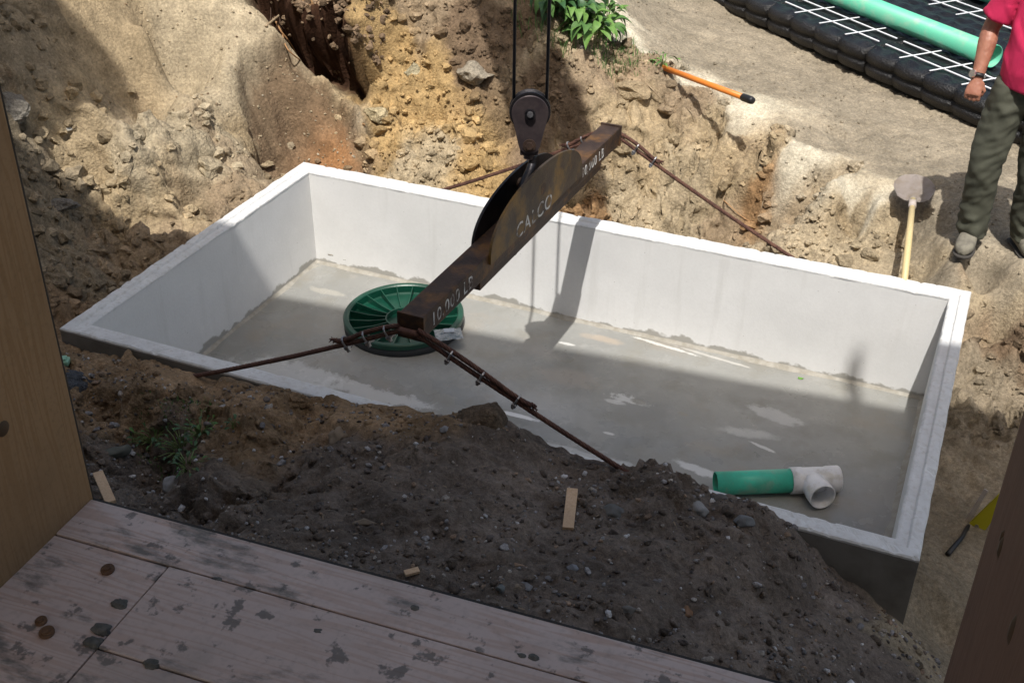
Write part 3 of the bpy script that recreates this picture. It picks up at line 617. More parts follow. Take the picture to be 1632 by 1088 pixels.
def hump(side0, side1, s0, s1, top, base, skew):
    bm = bmesh.new(); n = 40; out = []
    for i in range(n+1):
        a = math.pi*i/n; c = -math.cos(a); k = math.sin(a)
        s = (s0+s1)/2+c*(s1-s0)/2; sk = skew*k
        out.append((s+sk, base+(top-base)*(k**.72)))
    A = [bm.verts.new(BP(s, side0, u)) for s, u in out]; B = [bm.verts.new(BP(s, side1, u)) for s, u in out]
    bm.faces.new(A); bm.faces.new(B[::-1])
    for i in range(len(A)): j = (i+1) % len(A); bm.faces.new((A[i], B[i], B[j], A[j]))
    bmesh.ops.recalc_face_normals(bm, faces=bm.faces); return bm
RIBM = mat('weathered_plate', (.050, .034, .027), .6, .35, (.085, .062, .040), 7, .4, .6, .3, 80, col3=(.20, .115, .032), n3=6)
obm('cheek_plate', hump(BW/2+.002, BW/2+.014, .60, 1.67, .205, -.045, .0), RIBM, beam)
obm('cheek_plate', hump(-BW/2-.014, -BW/2-.002, .68, 1.64, .165, -.06, .0), DARKSTEEL, beam)
bm = bmesh.new(); cyl(bm, BP(1.17, -BW/2-.03, .085), BP(1.17, BW/2+.0145, .085), .03, 24); obm('lifting_pin', bm, STEEL, beam)
# stencilled lettering, worn
def stencil_mat():
    mt = mat('worn_white_stencil', (.62, .61, .58), .7, col2=(.11, .085, .07), nscale=22, nmin=.45, nmax=.60); return mt
STENCIL = stencil_mat()
def text(name, s, size, origin, ex, ey, mt, parent, shear=0, extrude=.0006, xs=1.0, align='LEFT'):
    cu = bpy.data.curves.new(name, 'FONT'); cu.body = s; cu.size = size; cu.extrude = extrude; cu.shear = shear; cu.align_x = align; cu.resolution_u = 3; cu.space_character = 1.12
    tmp = bpy.data.objects.new(name+'_t', cu); C.objects.link(tmp)
    me = bpy.data.meshes.new_from_object(tmp.evaluated_get(bpy.context.evaluated_depsgraph_get())); bpy.data.objects.remove(tmp)
    ex = Vector(ex); ey = Vector(ey); ez = ex.cross(ey)
    for v in me.vertices:
        p = v.co.copy(); v.co = Vector(origin)+ex*p.x*xs+ey*p.y+ez*(p.z+.0008)
    return link(name, me, mt, parent)
text('lettering', '10,000 LB', .085, BP(.075, BW/2, -.078), bd, bu, STENCIL, beam, xs=.98)
text('lettering', '10,000 LB', .078, BP(1.70, BW/2, -.078), bd, bu, STENCIL, beam, xs=.9)
text('lettering', 'CALCO', .105, BP(.86, BW/2+.014, -.045), bd, bu, STENCIL, beam, xs=1.1)

# ------------------------------------------------------------------ hoist block with hook
hb = empty('hook_block', (1.97, 1.10, .80)); tag(hb, 'dark steel crane hook block hanging over the middle of the beam', 'hook block')
rr = Vector((_rt[0], _rt[1], 0)); ff = Vector((FW[0], FW[1], 0)).normalized(); zz3 = Vector((0, 0, 1))
def HP(a, u, d=0): return Vector((1.97, 1.10, 0))+rr*a+ff*d+zz3*u-hb.location
def plate2(name, outline, d0, d1, mt, parent=hb, bev=.002):
    bm = bmesh.new(); A = [bm.verts.new(HP(a, u, d0)) for a, u in outline]; B = [bm.verts.new(HP(a, u, d1)) for a, u in outline]
    bm.faces.new(A); bm.faces.new(B[::-1])
    for i in range(len(A)): j = (i+1) % len(A); bm.faces.new((A[i], B[i], B[j], A[j]))
    bmesh.ops.recalc_face_normals(bm, faces=bm.faces)
    if bev: bmesh.ops.bevel(bm, geom=[e for e in bm.edges if abs(e.calc_face_angle(0)) > .9], offset=bev, segments=1, affect='EDGES')
    return obm(name, bm, mt, parent)
Rs, cu_, cl_, rl_ = .083, 1.03, .878, .042
ol = []
for i in range(25):
    a = math.radians(-12+204*i/24); ol.append((Rs*math.cos(a), cu_+Rs*math.sin(a)))
for i in range(13):
    a = math.radians(192+156*i/12); ol.append((rl_*1.15*math.cos(a), cl_+rl_*math.sin(a)))
plate2('side_plate', ol, -.040, -.030, BLOCKSTEEL); plate2('side_plate', ol, .030, .040, BLOCKSTEEL)
bm = bmesh.new(); M = Matrix.Translation(HP(0, cu_)) @ frame(ff).to_4x4()
lathe(bm, [(0, -.024), (.093, -.024), (.094, -.016), (.078, -.006), (.078, .006), (.094, .016), (.093, .024), (0, .024)], 48, M); obm('sheave', bm, DARKSTEEL, hb, False)
bm = bmesh.new(); cyl(bm, HP(0, cu_, -.058), HP(0, cu_, .058), .024, 24); obm('sheave_pin', bm, DARKSTEEL, hb)
bm = bmesh.new(); cyl(bm, HP(0, cu_+.004, -.068), HP(0, cu_+.004, -.05), .014, 8); obm('grease_cap', bm, ZINC, hb)
bm = bmesh.new(); cyl(bm, HP(0, cl_, -.046), HP(0, cl_, .046), .030, 24); cyl(bm, HP(0, cl_, -.056), HP(0, cl_, -.046), .018, 6); obm('lower_pin', bm, STEEL, hb)
bm = bmesh.new(); box(bm, HP(0, .838), (.085, .06, .03), Matrix((rr, ff, zz3)).transposed(), .006); cyl(bm, HP(0, .80), HP(0, .83), .026, 20); obm('swivel', bm, BLOCKSTEEL, hb)
# the hook: shank, wide bowl round the pin of the beam
pin = BP(1.17, 0, .085)+beam.location-hb.location
hk = []; hr = []
sh = [(0, .81), (0, .775), (-.02, .745), (-.055, .715), (-.085, .68), (-.095, .64), (-.085, .60), (-.05, .572), (-.005, .565), (.035, .582), (.058, .615), (.06, .65)]
rad = [.018, .02, .024, .028, .033, .037, .038, .038, .036, .031, .024, .012]
bm = bmesh.new(); hc = Vector((1.985, 1.105, 0))-hb.location
pts = [hc+Vector((bd.x, bd.y, 0))*a+zz3*u for a, u in sh]
pp = []; pr = []
for i in range(len(pts)-1):
    for k in range(4):
        t = k/4; pp.append(pts[i].lerp(pts[i+1], t)); pr.append(rad[i]*(1-t)+rad[i+1]*t)
pp.append(pts[-1]); pr.append(rad[-1]); tube(bm, pp, pr, 14); obm('hook', bm, DARKSTEEL, hb, True)
bm = bmesh.new(); tube(bm, [hc+Vector((bd.x, bd.y, 0))*.055+zz3*.64, hc+Vector((bd.x, bd.y, 0))*.03+zz3*.70, hc+zz3*.76], [.006, .007, .007], 8); obm('safety_latch', bm, ZINC, hb)
# hoist cables up to the boom
def rope_bm(pts, r, strands=5, pitch=.05, n=7):
    """a laid rope: strands wound round one another"""
    bm = bmesh.new(); pts = [Vector(p) for p in pts]
    seg = [0]
    for a, b in zip(pts, pts[1:]): seg.append(seg[-1]+(b-a).length)
    Ltot = seg[-1]; step = pitch/8; m_ = max(2, int(Ltot/step))
    def at_(s):
        for i in range(len(seg)-1):
            if s <= seg[i+1] or i == len(seg)-2:
                t = (s-seg[i])/(seg[i+1]-seg[i]); return pts[i].lerp(pts[i+1], t), (pts[i+1]-pts[i]).normalized()
    for k in range(strands):
        P_ = []
        for i in range(m_+1):
            s = Ltot*i/m_; c, d = at_(s); x = d.cross(Vector((0, 0, 1)) if abs(d.z) < .9 else Vector((1, 0, 0))).normalized(); y = d.cross(x)
            a = 2*math.pi*(k/strands+s/(pitch*2)); P_.append(c+(x*math.cos(a)+y*math.sin(a))*r*.52)
        tube(bm, P_, r*.55, n-2, cap=True)
    return bm
def smooth_path(pts, n=8):
    P_ = [Vector(p) for p in pts]; out = []
    for i in range(len(P_)-1):
        p0 = P_[max(i-1, 0)]; p1 = P_[i]; p2 = P_[i+1]; p3 = P_[min(i+2, len(P_)-1)]
        for k in range(n):
            t = k/n; out.append(.5*((2*p1)+(-p0+p2)*t+(2*p0-5*p1+4*p2-p3)*t*t+(-p0+3*p1-3*p2+p3)*t**3))
    out.append(P_[-1]); return out
BOOMZ = 4.35
for a, lb in ((-.074, 'left of the two dark hoist cables running up from the hook block'), (.074, 'right of the two dark hoist cables running up from the hook block')):
    bm = bmesh.new(); p0 = Vector((1.97, 1.10, 1.03))+rr*a
    tube(bm, [p0, p0+Vector((0, 0, BOOMZ-1.03))], .0078, 10); o = obm('hoist_cable', bm, CABLE, None, True); tag(o, lb, 'cable', 'hoist cables over the hook block')

# ------------------------------------------------------------------ slings with clips
def clip(parent, c, d, up=(0, 0, 1), s=1.0):
    e = bmesh.new(); R = frame(d, up); O = Vector(c)
    def LP(x, y, z): return O+R @ Vector((x*s, y*s, z*s))
    box(e, LP(0, -.020, 0), (.044*s, .016*s, .022*s), R, .003*s)
    ub = [LP(-.016, -.034, 0), LP(-.016, .012, 0), LP(-.011, .022, 0), LP(0, .027, 0), LP(.011, .022, 0), LP(.016, .012, 0), LP(.016, -.034, 0)]
    tube(e, ub, .0045*s, 8)
    for x in (-.016, .016): cyl(e, LP(x, -.038, 0), LP(x, -.028, 0), .0085*s, 6)
    return obm('rope_clip', e, ZINC, parent)
def sling(label, start, end, clips, near=True, sag=.012, extra=None, split=.36):
    start = Vector(start); end = Vector(end); root = empty('wire_sling', start); tag(root, label, 'wire rope sling', 'wire slings between beam and tank')
    d = (end-start); perp = Vector((0, 0, 1))
    main = smooth_path([start+d*t-perp*sag*4*t*(1-t)-start for t in (0, .12, .25, .4, .6, .8, 1)], 4)
    obm('rope', rope_bm(main, .0105), ROPE, root, True)
    if split:
        side = d.cross(perp).normalized(); o2 = Vector((0, 0, .021))
        tail = smooth_path([start-start+o2*1.2, d*split*.3+o2*1.6, d*split*.6+o2*1.5, d*split*.85+o2, d*split+o2*1.1, d*(split*1.05)+o2*1.6], 4)
        tail = [p-perp*sag*4*(p.length/d.length)*(1-p.length/d.length) for p in tail]
        obm('dead_end', rope_bm(tail, .0105), ROPE, root, True)
        # frayed end
        bm = bmesh.new(); e0 = tail[-1]; r_ = random.Random(len(label))
        for i in range(12):
            v = (d.normalized()*.6+Vector((r_.uniform(-1, 1), r_.uniform(-1, 1), r_.uniform(-.9, .7)))*.55)*r_.uniform(.02, .045)
            tube(bm, [e0+v*.0, e0+v*.5+Vector((0, 0, r_.uniform(-.006, .006))), e0+v], [.004, .0035, .002], 5)
        obm('frayed_end', bm, ROPE, root)
        for t in clips:
            c = d*t-perp*sag*4*t*(1-t)+Vector((0, 0, .010)); clip(root, c, d, Vector((.3, -.2, 1)))
    return root
def ext(a, b, k): a = Vector(a); b = Vector(b); return a+(b-a)*k
sling('rusty wire sling running down left from the near beam end', (1.90, -.075, .50), ext((1.90, -.075, .50), (.833, -.045, -.017), 1.12), (.045, .13, .215), split=.245)
sling('rusty wire sling running down right from the near beam end', (1.985, -.075, .50), ext((1.985, -.075, .50), (2.79, -.05, .127), 1.45), (.12, .235, .365), split=.40)
sling('rusty wire sling running down left from the far beam end', (1.96, 2.225, .50), (.95, 2.235, -.03), (.12, .2), split=.22)
sling('rusty wire sling running down right from the far beam end', (2.045, 2.225, .50), (3.08, 2.235, -.03), (.1, .2), split=.22)
# eyes where the near slings leave the end plate
for xx, yy in ((1.944, -.07), (2.004, 2.222)):
    bm = bmesh.new(); tube(bm, [Vector((xx-.045, yy, .505))-beam.location, Vector((xx-.02, yy+(-.02 if yy < 0 else .02), .515))-beam.location, Vector((xx+.02, yy+(-.02 if yy < 0 else .02), .515))-beam.location, Vector((xx+.045, yy, .505))-beam.location], .014, 10); obm('sling_eye', bm, ROPE, beam, True)

# ------------------------------------------------------------------ green riser lid
lidc = Vector((.99, 1.62, -TD)); lid = empty('riser_lid', lidc, (math.radians(1.5), math.radians(-1), .2)); tag(lid, 'round dark green ribbed plastic lid lying upside down on the tank floor', 'lid')
GREEN = mat('dark_green_plastic', (.002, .040, .024), .4, col2=(.003, .058, .034), nscale=6, bump=.1, bscale=50, spec=.5)
LR = .352
bm = bmesh.new(); lathe(bm, [(LR-.035, .004), (LR-.008, .004), (LR-.002, .012), (LR-.002, .048), (LR-.012, .052), (LR-.03, .052)], 96); obm('gasket', bm, mat('black_foam_gasket', (.02, .022, .024), .7, bump=.3, bscale=90), lid, True)
bm = bmesh.new(); lathe(bm, [(0, .03), (.11, .03), (.30, .034), (.315, .04), (.318, .082), (.325, .088), (LR-.006, .088), (LR, .082), (LR, .056), (LR-.02, .052), (LR-.02, .02), (0, .016)], 96); o = obm('shell', bm, GREEN, lid, False)
for k in range(20):
    bm = bmesh.new(); a = 2*math.pi*k/20+.1; d = Vector((math.cos(a), math.sin(a), 0)); s = Vector((-d.y, d.x, 0))*.0025
    pr = [(.105, .030), (.318, .034), (.318, .084), (.20, .062), (.105, .058)]
    A = [bm.verts.new(d*r+zz3*z+s) for r, z in pr]; B = [bm.verts.new(d*r+zz3*z-s) for r, z in pr]
    bm.faces.new(A[::-1]); bm.faces.new(B)
    for i in range(5): bm.faces.new((A[i], A[(i+1) % 5], B[(i+1) % 5], B[i]))
    obm('rib', bm, GREEN, lid)
bm = bmesh.new(); lathe(bm, [(.100, .028), (.100, .06), (.108, .06), (.108, .028)], 48); obm('hub_ring', bm, GREEN, lid)
# clear bag with printed paper on the lid
q = U(715, 533, -TD+.09); bag = empty('plastic_bag', q); tag(bag, 'small clear plastic bag of screws lying on the green lid', 'bag')
bm = bmesh.new(); bmesh.ops.create_grid(bm, x_segments=18, y_segments=14, size=.5)
for v in bm.verts:
    x, y = v.co.x*.155, v.co.y*.12; v.co = Vector((x, y, .008*noise.noise(Vector((x*38, y*38, 2)))+.022*(1-(x/.08)**2)*(1-(y/.065)**2)))
bmesh.ops.rotate(bm, verts=bm.verts, cent=(0, 0, 0), matrix=Matrix.Rotation(.6, 3, 'Z'))
BAG = mat('crinkled_clear_bag', (.34, .36, .38), .18, col2=(.16, .2, .22), nscale=50, nmin=.4, nmax=.6, bump=.6, bscale=60, bdist=.01); obm('bag_film', bm, BAG, bag, True)
bm = bmesh.new(); box(bm, (.0, .005, .026), (.06, .04, .001), Matrix.Rotation(.5, 3, 'Z')); obm('paper_label', bm, mat('blue_grey_print', (.3, .36, .45), .6, col2=(.5, .52, .54), nscale=120), bag)

# ------------------------------------------------------------------ loose tee of drain pipe
PG = mat('sea_green_sewer_pipe', (.05, .50, .34), .42, col2=(.06, .36, .24), nscale=9, col3=(.16, .38, .27), n3=14, bump=.08, bscale=160)
PW = mat('white_pvc', (.80, .80, .82), .35, col2=(.73, .73, .73), nscale=9, col3=(.58, .56, .52), n3=16, bump=.04, bscale=60)
PIPEIN = mat('pvc_bore', (.4, .39, .37), .5)
a0 = U(1140, 771, -TD+.057); a1 = U(1340, 762, -TD+.062)
ax = Vector(a1-a0); ax.z = 0; ax.normalize(); base = Vector((a0[0], a0[1], -TD+.060))
tee = empty('pipe_tee', (base.x, base.y, -TD)); tag(tee, 'short green drain pipe with a white tee fitting on the tank floor', 'pipe')
lt = 0; Lg = (Vector(U(1258, 764, -TD+.057))-base).length; Lt = (Vector(a1)-base).length-.01
Mx = Matrix.Translation(base-tee.location) @ frame(ax).to_4x4()
bm = bmesh.new(); lathe(bm, [(.0535, 0), (.057, 0), (.057, Lg+.02), (.0535, Lg+.02), (.0535, 0)], 48, Mx); obm('green_pipe', bm, PG, tee, True)
bm = bmesh.new(); lathe(bm, [(.057, Lg), (.0645, Lg), (.0645, Lg+.055), (.062, Lg+.065), (.062, Lt-.075), (.0655, Lt-.06), (.0655, Lt-.006), (.062, Lt), (.058, Lt), (.058, Lg+.02)], 48, Mx); o = obm('white_fitting', bm, PW, tee, True)
cdir = Vector((CAM[0], CAM[1], CAM[2]))-base; side = ax.cross(zz3).normalized(); brd = (side*1.0+zz3*.10+ax*.12).normalized()
bc = Vector(U(1290, 764, -TD+.062))
Mb = Matrix.Translation(bc-tee.location+Vector((0, 0, 0))) @ frame(brd).to_4x4()
bm = bmesh.new(); lathe(bm, [(.05, .02), (.060, .03), (.060, .085), (.0645, .095), (.0645, .150), (.061, .153), (.0575, .153), (.0570, .02)], 48, Mb); obm('branch', bm, PW, tee, True)
bm = bmesh.new(); lathe(bm, [(0, .03), (.0572, .031), (.0573, .1)], 48, Mb); obm('bore', bm, PIPEIN, tee, True)

# small leaf on the floor
q = U(1275, 602, -TD+.006); bm = bmesh.new()
vs = [bm.verts.new(Vector(q)+Vector((math.cos(a)*.016*(1+.3*math.cos(a)), math.sin(a)*.010, .004*math.cos(2*a)))) for a in np.linspace(0, 6.28, 12)[:-1]]; bm.faces.new(vs)
LEAF1 = mat('fresh_leaf', (.10, .24, .03), .5, col2=(.07, .18, .02), nscale=20)
tag(obm('fallen_leaf', bm, LEAF1), 'tiny bright green leaf on the lit strip of tank floor', 'leaf')
# ------------------------------------------------------------------ the unfinished house the photograph looks out of
HX = Vector((math.cos(.0611), math.sin(.0611), 0)); HY = Vector((-HX.y, HX.x, 0)); HO = Vector(U(145, 795, CAM[2]-1.0))
HM = Matrix((HX, HY, zz3)).transposed(); SZ = HO.z
house = empty('unfinished_house', (HO.x, HO.y, 0), (0, 0, .0611)); tag(house, 'unfinished timber house with the window opening framing the view', 'house')
def hbox(name, x0, x1, y0, y1, z0, z1, mt, bev=.0, rep=None):
    bm = bmesh.new(); box(bm, ((x0+x1)/2, (y0+y1)/2, (z0+z1)/2), (x1-x0, y1-y0, z1-z0), None, bev); return obm(name, bm, mt, house)
def wood(name, c1, c2, along=(1, 16, 16), knots=True, mud=0.0, rough=.75, bright=1.0, ring=3.0):
    mt = bpy.data.materials.new(name); mt.use_nodes = True; t = mt.node_tree; N = t.nodes; L = t.links; b = N['Principled BSDF']; b.inputs['Roughness'].default_value = rough; b.inputs['Specular IOR Level'].default_value = .25
    tc = N.new('ShaderNodeTexCoord'); mp = N.new('ShaderNodeMapping'); mp.inputs['Scale'].default_value = along; L.new(tc.outputs['Object'], mp.inputs[0])
    def ns(sc, d, vec, r=.55):
        n = N.new('ShaderNodeTexNoise'); n.inputs['Scale'].default_value = sc; n.inputs['Detail'].default_value = d; n.inputs['Roughness'].default_value = r; L.new(vec, n.inputs['Vector']); return n.outputs['Fac']
    def mr(s, a, c, o0=0, o1=1):
        r = N.new('ShaderNodeMapRange'); [r.inputs[k+1].__setattr__('default_value', v) for k, v in enumerate((a, c, o0, o1))]; L.new(s, r.inputs[0]); return r.outputs[0]
    def mix(f, a, c):
        m_ = N.new('ShaderNodeMix'); m_.data_type = 'RGBA'; L.new(f, m_.inputs[0])
        for s, k in ((a, 6), (c, 7)):
            if isinstance(s, tuple): m_.inputs[k].default_value = (*s, 1)
            else: L.new(s, m_.inputs[k])
        return m_.outputs[2]
    g1 = ns(1.6, 3, mp.outputs[0]); 
    wv = N.new('ShaderNodeMath'); wv.operation = 'MULTIPLY'; wv.inputs[1].default_value = 26*ring; L.new(g1, wv.inputs[0])
    sn = N.new('ShaderNodeMath'); sn.operation = 'SINE'; L.new(wv.outputs[0], sn.inputs[0])
    c = mix(mr(sn.outputs[0], -.2, 1, 0, .8), c1, c2)
    c = mix(mr(ns(3, 5, tc.outputs['Object']), .42, .62, 0, .55), c, tuple(v*.72 for v in c1))
    c = mix(mr(ns(120, 3, tc.outputs['Object']), .5, .75, 0, .35), c, tuple(v*.5 for v in c1))
    bh = ns(6, 6, mp.outputs[0])
    if mud:
        mp2 = N.new('ShaderNodeMapping'); mp2.inputs['Scale'].default_value = (.55, 1.4, 1); L.new(tc.outputs['Object'], mp2.inputs[0]); k = ns(9, 9, mp2.outputs[0], .66); c = mix(mr(k, .535, .62, 0, .85), c, (.14, .14, .128))
        k2 = ns(34, 5, tc.outputs['Object'], .6); c = mix(mr(k2, .585, .64, 0, .75), c, (.11, .11, .105))
        k3 = ns(4, 6, tc.outputs['Object'], .6); c = mix(mr(k3, .52, .7, 0, .55), c, (.24, .235, .22))
    L.new(c, b.inputs['Base Color'])
    bp = N.new('ShaderNodeBump'); bp.inputs['Strength'].default_value = .3; bp.inputs['Distance'].default_value = .002; L.new(bh, bp.inputs['Height']); L.new(bp.outputs[0], b.inputs['Normal'])
    return mt
SILLW = wood('muddy_pine_sill', (.66, .55, .51), (.54, .38, .31), (1, 14, 14), mud=1.0)
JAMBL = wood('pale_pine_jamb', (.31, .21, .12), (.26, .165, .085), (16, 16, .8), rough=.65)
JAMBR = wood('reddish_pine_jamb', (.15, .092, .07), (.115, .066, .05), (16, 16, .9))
SHEATH = mat('dark_sheathing', (.05, .045, .04), .9, col2=(.03, .028, .026), nscale=12)
INT = mat('raw_stud_wall', (.46, .40, .32), .85, col2=(.40, .34, .26), nscale=5)
CLAD = mat('house_wrap', (.32, .31, .29), .8, col2=(.26, .25, .24), nscale=3)
OW = 1.063
def hl(px, py):                      # local point on the sill
    q = Vector(U(px, py, SZ))-Vector((HO.x, HO.y, SZ)); return q.dot(HX), q.dot(HY)
s1 = hl(275, 910)[1]; s2 = hl(900, 1070)[1]; y1 = (s1+s2)/2; xv = hl(285, 890)[0]; xv2 = hl(150, 1030)[0]; y2 = hl(150, 1030)[1]
xv = (xv+xv2)/2
hbox('sill_board', .0, OW, y1+.0015, 0, SZ-.038, SZ, SILLW, .0015)
hbox('sill_board', xv+.0012, OW, y2+.001, y1-.0015, SZ-.038, SZ+.001, SILLW, .0015)
hbox('sill_board', .0, xv-.0015, y2-.14, y1-.0015, SZ-.038, SZ-.001, SILLW, .0015)
hbox('sill_board', xv+.0012, OW, y2-.14, y2-.0015, SZ-.038, SZ-.0005, SILLW, .0015)
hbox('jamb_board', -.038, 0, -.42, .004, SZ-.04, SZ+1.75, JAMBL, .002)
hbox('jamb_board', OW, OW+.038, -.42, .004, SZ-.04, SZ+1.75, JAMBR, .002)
hbox('dark_edge_strip', -.001, OW, .001, .007, SZ-.045, SZ-.004, SHEATH); hbox('dark_edge_strip', -.012, -.001, .0045, .007, SZ-.04, SZ+1.75, SHEATH)  # dark strips added; the one along the sill stands in for a shadow gap
hbox('head_board', -.04, OW+.04, -.42, .004, SZ+1.752, SZ+1.79, JAMBL)
hbox('foundation_wall', -5, 3.5, -.20, -.022, -1.2, SZ-.04, SHEATH)
hbox('front_wall', -5, -.040, -.2, -.006, SZ-.04, 7.0, CLAD); hbox('front_wall', OW+.04, 3.5, -.2, -.006, SZ-.04, 7.0, CLAD); hbox('front_wall', -.040, OW+.04, -.2, -.006, SZ+1.79, 7.0, CLAD)
hbox('room_wall', -2.2, -2.1, -4, -.2, .8, 4.2, INT); hbox('room_wall', 3.0, 3.1, -4, -.2, .8, 4.2, INT)
hbox('room_floor', -2.2, 3.1, -4, -.2, .75, .8, INT); hbox('room_ceiling', -2.2, 3.1, -3.4, -.2, 4.2, 4.3, INT)
hbox('side_wall', -5.2, -5.0, -7, -.006, -1.2, 7.0, CLAD); hbox('side_wall', 3.5, 3.7, -7, -.006, -1.2, 7.0, CLAD)
# roof: eave runs a little skew to the wall, an unseen slab is added at its left to shape the shadow
EZ = 7.4
# the added left slab stands further out, only to cast a lobe of shade
def eave(x): return -2.35+(x-1.218)*.0886
bm = bmesh.new()
def loc(x, y, z): v = Vector((x-HO.x, y-HO.y, 0)); return Vector((v.dot(HX), v.dot(HY), z))
ROOF = [(-1.0, EZ), (9.5, EZ)]
xs_ = [-1.6, 9.5]
A = [loc(x, eave(x), EZ) for x in xs_]+[loc(x, eave(x)-4.5, EZ+1.9) for x in xs_[::-1]]
Bv = [bm.verts.new(v) for v in A]+[bm.verts.new(v-Vector((0, 0, .2))) for v in A]
bm.faces.new(Bv[:4]); bm.faces.new(Bv[4:][::-1])
for i in range(4): bm.faces.new((Bv[i], Bv[4+i], Bv[4+(i+1) % 4], Bv[(i+1) % 4]))
SHING = mat('dark_shingle', (.06, .055, .05), .9, col2=(.09, .085, .08), nscale=30)
obm('roof', bm, SHING, house)
bm = bmesh.new(); pc = [(-.16, -3.4), (-.15, -2.2), (-.12, -1.75), (-.18, -1.42), (-.34, -1.24), (-.60, -1.18), (-3.2, -1.3), (-3.2, -3.4)]  # unseen shadow caster, outline cut to the shade on the left bank
A = [bm.verts.new(loc(x, y, EZ-.01)) for x, y in pc]; B = [bm.verts.new(loc(x, y, EZ-.18)) for x, y in pc]; bm.faces.new(A); bm.faces.new(B[::-1])
for i in range(len(A)): j = (i+1) % len(A); bm.faces.new((A[i], B[i], B[j], A[j]))
bmesh.ops.recalc_face_normals(bm, faces=bm.faces); obm('shade_slab', bm, SHING, house)
bm = bmesh.new(); v_ = loc(4.71, eave(4.71)-.06, EZ); cyl(bm, v_, v_+Vector((0, 0, .62)), .036, 16); obm('vent_pipe', bm, ZINC, house)
RUSTY = mat('orange_rust', (.10, .055, .032), .8, col2=(.17, .095, .05), nscale=90, bump=.5, bscale=200)
# screws and mortar lumps on the sill
for px, py, r in ((172, 908, .0085), (66, 990, .007), (75, 1008, .009), (345, 923, .006), (660, 968, .006), (506, 1006, .007), (830, 1044, .005), (850, 1047, .007), (190, 962, .010), (163, 1003, .012), (150, 1024, .011), (243, 1058, .010)):
    x, y = hl(px, py); bm = bmesh.new()
    if (px, py) in ((172, 908), (75, 1008), (66, 990)):
        lathe(bm, [(0, 0), (r, 0), (r, .0025), (r*.55, .003), (r*.5, .006), (0, .006)], 20, Matrix.Translation((x, y, SZ)) @ Matrix.Rotation(.15, 4, 'X')); obm('screw_head', bm, RUSTY, house)
    else:
        bmesh.ops.create_icosphere(bm, subdivisions=3, radius=r*.8)
        for v in bm.verts: v.co = Vector((v.co.x*1.25, v.co.y*.85, v.co.z*.35))*(1+.45*noise.noise(v.co*140)+.35*noise.noise(v.co*330+Vector((px, 0, 0))))+Vector((x, y, SZ))
        obm('mortar_lump', bm, mat('mortar', (.15, .145, .13), .95, col2=(.08, .08, .075), nscale=90, bump=.6, bscale=200) if 'mortar' not in bpy.data.materials else bpy.data.materials['mortar'], house, True)
for px, py, r in ((5, 683, .010), (1595, 872, .012), (1613, 1003, .015), (1598, 855, .008)):          # knots and nail holes on the jamb faces
    d = Vector(ray(px, py)); Lx = 0 if px < 800 else OW; nrm = HX; o_ = HO+HX*Lx; t = (o_-Vector(CAM)).dot(nrm)/d.dot(nrm); P_ = Vector(CAM)+d*t-Vector((HO.x, HO.y, 0))
    bm = bmesh.new(); lathe(bm, [(0, .002), (r*.55, .002), (r, .0)], 14, Matrix.Translation(Vector((P_.dot(HX), P_.dot(HY), P_.z))) @ Matrix.Rotation(math.pi/2*(1 if px < 800 else -1), 4, 'Y') @ Matrix.Scale(.5 if px > 800 else 1, 4, (0, 1, 0))); obm('knot', bm, mat('knot', (.05, .03, .015), .6) if 'knot' not in bpy.data.materials else bpy.data.materials['knot'], house, True)

# ------------------------------------------------------------------ crane boom above the frame
boom = empty('crane_boom', (1.97, 1.10, BOOMZ)); tag(boom, 'crane boom overhead that carries the hoist cables', 'crane boom')
bdir = Vector((-.62, .78, .02)).normalized(); bm = bmesh.new(); box(bm, bdir*4.2, (.42, 9.0, .45), frame(bdir).to_4x4().to_3x3() @ Matrix.Rotation(math.pi/2, 3, 'X'), .02)
CRN = mat('crane_paint', (.55, .33, .03), .5); obm('boom_section', bm, CRN, boom)
bm = bmesh.new(); cyl(bm, -rr*0+ff*-.08, ff*.08, .18, 32); obm('head_sheave', bm, DARKSTEEL, boom)

